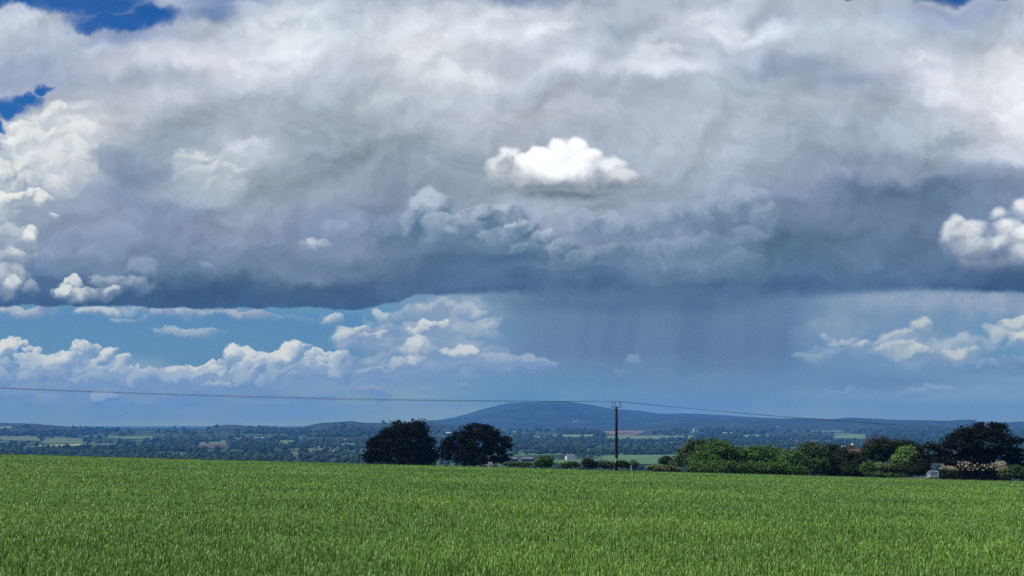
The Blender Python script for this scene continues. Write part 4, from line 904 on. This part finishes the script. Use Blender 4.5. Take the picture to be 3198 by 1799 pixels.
for nm, pts, c, vv in (
    ('pasture', [(1560, 1449), (2150, 1452), (2170, 1423), (1740, 1441)], (.085, .16, .055), (.11, .19, .065)),
    ('pasture', [(1860, 1436), (2110, 1436), (2160, 1421), (1920, 1424)], (.10, .19, .07), (.12, .21, .08)),
    ('pasture', [(1660, 1368), (1858, 1366), (1850, 1358), (1720, 1359)], (.20, .26, .12), (.16, .24, .10)),
    ('ploughed_field', [(1925, 1361), (1985, 1361), (2040, 1345), (1880, 1348)], (.26, .17, .13), (.22, .15, .11)),
    ('pasture', [(1890, 1374), (2090, 1372), (2090, 1361), (1900, 1362)], (.13, .20, .08), (.16, .22, .10)),
    ('pasture', [(2045, 1371), (2170, 1370), (2160, 1362), (2060, 1363)], (.18, .27, .12), (.15, .24, .10)),
    ('pasture', [(2310, 1366), (2400, 1366), (2410, 1357), (2330, 1359)], (.14, .22, .09), (.17, .25, .11)),
    ('pasture', [(2530, 1350), (2640, 1349), (2630, 1344), (2540, 1346)], (.14, .22, .10), (.17, .25, .11)),
    ('pasture', [(2600, 1369), (2710, 1371), (2700, 1357), (2610, 1353)], (.13, .21, .09), (.16, .24, .11)),
    ('stubble_field', [(85, 1399), (260, 1393), (255, 1387), (110, 1393)], (.34, .36, .20), (.28, .31, .16)),
    ('pasture', [(0, 1376), (125, 1378), (125, 1364), (0, 1364)], (.14, .19, .08), (.11, .16, .07)),
    ('pasture', [(130, 1386), (265, 1387), (255, 1370), (140, 1371)], (.10, .16, .07), (.12, .18, .08)),
    ('pasture', [(335, 1370), (485, 1374), (470, 1362), (340, 1363)], (.13, .20, .08), (.10, .17, .07)),
    ('stubble_field', [(0, 1340), (36, 1340), (36, 1332), (0, 1333)], (.24, .27, .14), (.20, .23, .12)),
    ('ploughed_field', [(618, 1401), (700, 1400), (720, 1386), (620, 1390)], (.115, .09, .085), (.10, .08, .075)),
    ('pasture', [(865, 1388), (920, 1390), (925, 1376), (870, 1376)], (.13, .20, .09), (.10, .17, .07)),
    ('pasture', [(1060, 1392), (1118, 1390), (1115, 1386), (1060, 1386)], (.17, .24, .11), (.13, .2, .09))):
    patch(nm, pts, c, vv, nm + '_soil')

# far trees: one mesh of each habit, copied
def far_tree_mesh(seed, w, h, n=260):
    g = np.random.default_rng(seed)
    L = [(0, 0, h * .55, w * .42, w * .42, h * .42)] + [(g.uniform(-.28, .28) * w, g.uniform(-.28, .28) * w, h * g.uniform(.35, .75), w * .26, w * .26, h * .24) for _ in range(5)]
    return leaf_cloud(L, n, .95, seed, shell=(.55, 1.0), clump=1.6, per=6)
protos = []
for i, (w, h) in enumerate(((15, 13), (12, 15), (18, 14), (10, 10), (7, 14))):
    v, f = far_tree_mesh(200 + i, w, h); protos.append((v, f))
pm = {}
def far_tree(px, row, kind, s, label, group, mt):
    d = row_to_d(px, row); b = at(px, d)
    if (kind, mt.name) not in pm:
        v, f = protos[kind]; root = empty('distant_tree', b); cr = mesh_np('crown', v, f, mt, root); tk = MB().tube([(0, 0, -1), (0, 0, 5)], [.5, .3], 6).build('trunk', M_bark, root)
        pm[(kind, mt.name)] = root
    else:
        src = pm[(kind, mt.name)]; root = src.copy(); col_.objects.link(root)
        for ch in list(src.children):
            c = ch.copy(); col_.objects.link(c); c.parent = root
    root.location = b; root.scale = (s, s, s); root.rotation_euler.z = (px * 1.7) % 6.28
    tag(root, label, 'tree', group); return root
g = random.Random(21)
lab = 'dark round tree in the distant row behind the utility pole'
for px in [1690, 1712, 1740, 1768, 1796, 1822, 1850, 1872, 1898, 1952, 1972, 1996, 2032, 2058, 2086, 2112, 2290, 2330]:
    far_tree(px + g.uniform(-5, 5), 1421 + g.uniform(-2, 3) - (4 if px > 1940 else 0), g.choice([0, 2, 0, 3]), g.uniform(.95, 1.35), lab, 'distant row of trees behind the pole', M_dark)
lab = 'dark tree in the valley close beyond the left half of the crop'
for i in range(46):
    px = 20 + i * 24 + g.uniform(-10, 10); row = 1405 + (px / 1130) * 22 + g.uniform(-9, 3)
    far_tree(px, row, g.choice([0, 1, 2, 3]), g.uniform(.8, 1.45), lab, 'valley trees beyond the left half of the crop', M_dark)
lab = 'green tree standing around the white house in the valley'
for px, row, s in ((1752, 1436, .8), (1772, 1434, .7), (1806, 1433, .9), (1822, 1436, .9), (1846, 1434, 1.), (1728, 1438, .8), (1665, 1440, .9), (1868, 1428, .9)):
    far_tree(px, row, g.choice([0, 2, 3]), s, lab, 'trees round the white house', M_mid)
far_tree(545, 1341, 4, 1.5, 'pointed conifer standing up from the left skyline', None, M_dark)
far_tree(572, 1342, 3, 1.8, 'round tree standing up from the left skyline beside the conifer', None, M_dark)
far_tree(1197, 1326, 3, 2.2, 'lone round tree on the skyline above the left dark tree', None, M_dark)
# woodland, hedgerows and copses of the valley
CLEAR = [(1735, 1835, 1430, 1462), (1560, 1690, 1437, 1470), (2150, 2190, 1348, 1366), (2250, 2295, 1350, 1362), (740, 860, 1366, 1378), (300, 350, 1385, 1397), (925, 1135, 1366, 1380), (1390, 1415, 1352, 1362), (1590, 1620, 1348, 1368), (905, 940, 1422, 1440), (550, 575, 1416, 1430), (2420, 2440, 1330, 1340)] + PATCHES
def woodland():
    g = np.random.default_rng(77); V = []; Fc = []; 
    ico_t = (1 + 5 ** .5) / 2
    bv = np.array([(-1, ico_t, 0), (1, ico_t, 0), (-1, -ico_t, 0), (1, -ico_t, 0), (0, -1, ico_t), (0, 1, ico_t), (0, -1, -ico_t), (0, 1, -ico_t), (ico_t, 0, -1), (ico_t, 0, 1), (-ico_t, 0, -1), (-ico_t, 0, 1)]) / 1.902
    bf = np.array([(0, 11, 5), (0, 5, 1), (0, 1, 7), (0, 7, 10), (0, 10, 11), (1, 5, 9), (5, 11, 4), (11, 10, 2), (10, 7, 6), (7, 1, 8), (3, 9, 4), (3, 4, 2), (3, 2, 6), (3, 6, 8), (3, 8, 9), (4, 9, 5), (2, 4, 11), (6, 2, 10), (8, 6, 7), (9, 8, 1)])
    n = 60000; d = g.uniform(900 ** .5, 8200 ** .5, n) ** 2; u = g.uniform(-.52, .52, n); x = u * d
    wood = vnoise(x / 330 + 70, d / 420 + 30, 61, 3)
    # hedgerows: lines of constant value of slow noises
    h1 = np.abs(((x * .94 + d * .34) / 170 + vnoise(x / 600, d / 600, 62, 2) * 2.2) % 1 - .5); h2 = np.abs(((d * .94 - x * .34) / 230 + vnoise(x / 700 + 9, d / 700, 63, 2) * 2.2) % 1 - .5)
    keep = (wood > .565) | ((h1 < .024) & (g.random(n) < .85)) | ((h2 < .028) & (g.random(n) < .85)) | (g.random(n) < .004)
    keep &= ~((d < 1300) & (u > -.03))
    rowb = HY - (ground_z(x, d) - CAMZ) / d * F; colb = CX + F * u
    for x0, x1, y0, y1 in CLEAR: keep &= ~((colb > x0) & (colb < x1) & (rowb > y0) & (rowb < y1))
    gz_ = ground_z(x, d); keep &= ~((gz_ > -40) & (d > 5600)); keep &= ~((gz_ > -30) & (g.random(n) < .9)); keep &= gz_ < -12
    x, d = x[keep], d[keep]; n = len(x); z = ground_z(x, d)
    r = g.uniform(3.6, 7.6, n) * np.clip(d / 3000, .9, 1.6); hh = r * g.uniform(.6, 1.0, n)
    for rep in range(2):
        jit = 1 + g.normal(0, .22, (n, 12, 1))
        off = g.normal(0, .45, (n, 1, 3)) * r[:, None, None] * (rep > 0)
        v = bv[None] * jit * np.stack([r, r, hh], -1)[:, None, :] * (1 if rep == 0 else .62) + np.stack([x, d, z + hh * (.75 if rep == 0 else 1.25)], -1)[:, None, :] + off
        base = (np.arange(n) * 12 + len(V) * n * 12)[:, None, None]
        V.append(v.reshape(-1, 3)); Fc.append((bf[None] + base).reshape(-1, 3))
    o = mesh_np('distant_woodland', np.concatenate(V), np.concatenate(Fc), M_wood_far)
    tag(o, 'far-off woods and hedgerows covering the valley floor', 'woodland', kind='stuff'); print('woodland clumps', n)
woodland()

# valley buildings
def house(name, px, row, w, dp, h, rh, wall, roof, label, cat='house', group=None, windows=0, rz=0.0, d=None, storeys=2):
    d = d or row_to_d(px, row); b = at(px, d); root = empty(name, b, rz); tag(root, label, cat, group)
    wl = MB().box(-w / 2, w / 2, 0, dp, -2, h).build('wall', wall, root)
    MB().gable(-w / 2 - .4, w / 2 + .4, -.5, dp + .5, h + .003, h + rh).build('roof', roof, root)
    if windows:
        for s in range(storeys):
            for i in range(windows):
                cx = -w / 2 + (i + .5) * w / windows; z0 = 1.0 + s * 2.9
                MB().box(cx - .6, cx + .6, -.06, .003 - .01, z0, z0 + 1.5).build('window', M_glass, root)
    return root
hw = house('country_house', 1783, 1437, 15, 9, 7.2, 2.6, M_white, M_slate, 'white rendered country house alone in the valley, left of the pole', windows=4, rz=.25)
MB().box(-5.2, -4.0, 4, 5, 8, 11).build('chimney', M_white, hw); MB().box(4.0, 5.2, 4, 5, 8, 11).build('chimney', M_white, hw)
for i, (px, row, w, lab) in enumerate(((1592, 1441, 24, 'dark-walled farm shed with a pale roof, nearest the right dark tree'), (1646, 1441, 20, 'dark-walled farm shed with a pale roof, the smaller one left of the yellow-green bush'))):
    house('farm_shed', px, row, w, 12, 4.2, 3.0, M_darkwood, M_slate, lab, 'shed', 'farm sheds beyond the right dark tree', rz=-.2)
tw = row_to_d(2168, 1352); b = at(2168, tw); root = empty('silo_tower', b); tag(root, 'tall white tower block with a grey part, on the plain above the hedge', 'tower'); k = tw / F
MB().box(-3 * k, 0 * k, -3, 6, -4, 15 * k).build('tower_shaft', M_white, root); MB().box(0 * k + .01, 11 * k, -2, 8, -4, 13 * k).build('store_block', M_sheet, root); MB().box(-11 * k, -3 * k - .01, -2, 6, -4, 3 * k).build('annex', M_white, root)
k6 = lambda px, row: row_to_d(px, row) / F
for (nm, px, row, wpx, hpx, wall, roof, lab, cat, gr) in (
    ('warehouse', 2273, 1353, 34, 2.2, M_tile, M_white, 'long low pinkish warehouse on the plain above the hedge row', 'warehouse', None),
    ('farm_shed', 2430, 1333, 12, 1.6, M_white, M_sheet, 'small pale shed high on the right-hand slope', 'shed', None),
    ('farmhouse', 322, 1388, 8, 4, M_white, M_slate, 'white gabled house in the left valley, the left one of two side by side', 'house', 'two white houses in the left valley'),
    ('farmhouse', 333, 1387, 8, 4, M_white, M_slate, 'white gabled house in the left valley, the right one of two side by side', 'house', 'two white houses in the left valley'),
    ('farmhouse', 445, 1385, 6, 3, M_white, M_slate, 'small pale house among dark trees right of the two white houses', 'house', None),
    ('white_building', 754, 1369, 5, 3.5, M_white, M_white, 'small white building at the left end of the bright row in the left valley', 'building', 'bright white buildings in the left valley'),
    ('white_building', 771, 1368, 5, 4, M_white, M_white, 'small white building, second from the left in the bright valley row', 'building', 'bright white buildings in the left valley'),
    ('white_building', 796, 1369, 22, 4, M_white, M_sheet, 'longest white building of the bright valley row', 'building', 'bright white buildings in the left valley'),
    ('white_building', 817, 1370, 10, 3.5, M_white, M_white, 'white building just right of the longest one in the bright valley row', 'building', 'bright white buildings in the left valley'),
    ('white_building', 846, 1368, 7, 3.5, M_white, M_white, 'white building at the right end of the bright valley row', 'building', 'bright white buildings in the left valley'),
    ('cottage', 941, 1368, 11, 3, M_white, M_slate, 'pale cottage left of the pair of dark trees, leftmost of its row', 'cottage', 'pale cottages left of the dark trees'),
    ('cottage', 979, 1368, 6, 3, M_white, M_slate, 'pale cottage in the middle of the row left of the dark trees', 'cottage', 'pale cottages left of the dark trees'),
    ('cottage', 1024, 1373, 10, 3, M_white, M_slate, 'pale cottage just right of the middle of the row left of the dark trees', 'cottage', 'pale cottages left of the dark trees'),
    ('cottage', 1078, 1375, 16, 3, M_white, M_sheet, 'longest pale cottage of the row left of the dark trees', 'cottage', 'pale cottages left of the dark trees'),
    ('cottage', 1120, 1374, 10, 3, M_white, M_slate, 'pale cottage nearest the left dark tree', 'cottage', 'pale cottages left of the dark trees'),
    ('farm_shed', 1402, 1354, 20, 4, M_white, M_white, 'bright white shed seen in the gap between the two dark trees', 'shed', None),
    ('farm_shed', 1609, 1350, 14, 3, M_white, M_sheet, 'pale shed right of the dark trees, at the hill foot', 'shed', None),
    ('farmhouse', 1604, 1363, 6, 2.5, M_white, M_slate, 'tiny white house below the pale shed at the hill foot', 'house', None),
    ('farm_shed', 1620, 1378, 8, 3, M_white, M_slate, 'small pale shed on the plain right of the dark trees', 'shed', None),
    ('farm_shed', 1797, 1318, 12, 1.4, M_white, M_white, 'small bright shed on the dark lower slope of the hill', 'shed', None),
    ('farm_shed', 922, 1425, 14, 6, M_conc, M_tan, 'sandy coloured shed close beyond the crop, left of the dark trees', 'shed', None),
    ('farm_shed', 562, 1419, 10, 4, M_conc, M_sheet, 'pale grey shed close beyond the left part of the crop', 'shed', None)):
    d = row_to_d(px, row); k = d / F; house(nm, px, row, wpx * k, 8, hpx * k * .62, hpx * k * .38, wall, roof, lab, cat, gr, d=d)
# masts on the hill summit
sm = at(1748, 9800); root = empty('summit_mast', sm); tag(root, 'thin radio mast on the top of the big hill', 'mast')
MB().tube([(0, 0, -10), (0, 0, 26)], [1.2, .6], 6).build('mast', M_steel, root)
MB().box(-22, -6, -5, 5, -10, 6).build('mast_hut', M_white, root)
build_world(SUN_EL, SUN_AZ)
sd = bpy.data.lights.new("sun", 'SUN'); sd.energy = 5.0; sd.angle = R(.5); sd.color = (1, .955, .88)
so = bpy.data.objects.new("sun", sd); col_.objects.link(so)
sv = Vector((math.sin(SUN_AZ) * math.cos(SUN_EL), math.cos(SUN_AZ) * math.cos(SUN_EL), math.sin(SUN_EL)))
so.rotation_euler = sv.to_track_quat('Z', 'Y').to_euler(); so.location = sv * 500
scene.cycles.use_adaptive_sampling = True; scene.cycles.adaptive_threshold = .013; scene.cycles.adaptive_min_samples = 16
scene.cycles.use_denoising = False; scene.cycles.denoiser = 'OPENIMAGEDENOISE'
scene.cycles.max_bounces = 5; scene.cycles.diffuse_bounces = 2; scene.cycles.glossy_bounces = 1; scene.cycles.transmission_bounces = 3; scene.cycles.volume_bounces = 0; scene.cycles.transparent_max_bounces = 8
# the air: one closed box round camera and land
def haze(dens, color):
    zt = 235
    mb = MB().box(-16000, 16000, -2500, 14000, -400, zt)
    mt = bpy.data.materials.new("haze"); mt.use_nodes = True; N = mt.node_tree.nodes; N.remove(N['Principled BSDF'])
    pv = N.new('ShaderNodeVolumePrincipled'); pv.inputs['Density'].default_value = dens; pv.inputs['Color'].default_value = (*color, 1); pv.inputs['Anisotropy'].default_value = 0.0
    mt.node_tree.links.new(pv.outputs[0], N['Material Output'].inputs['Volume'])
    o = mb.build("haze", mt); tag(o, kind='stuff'); o['label'] = 'blue air haze over the valley'
haze(8.8e-5, (.10, .35, .90))
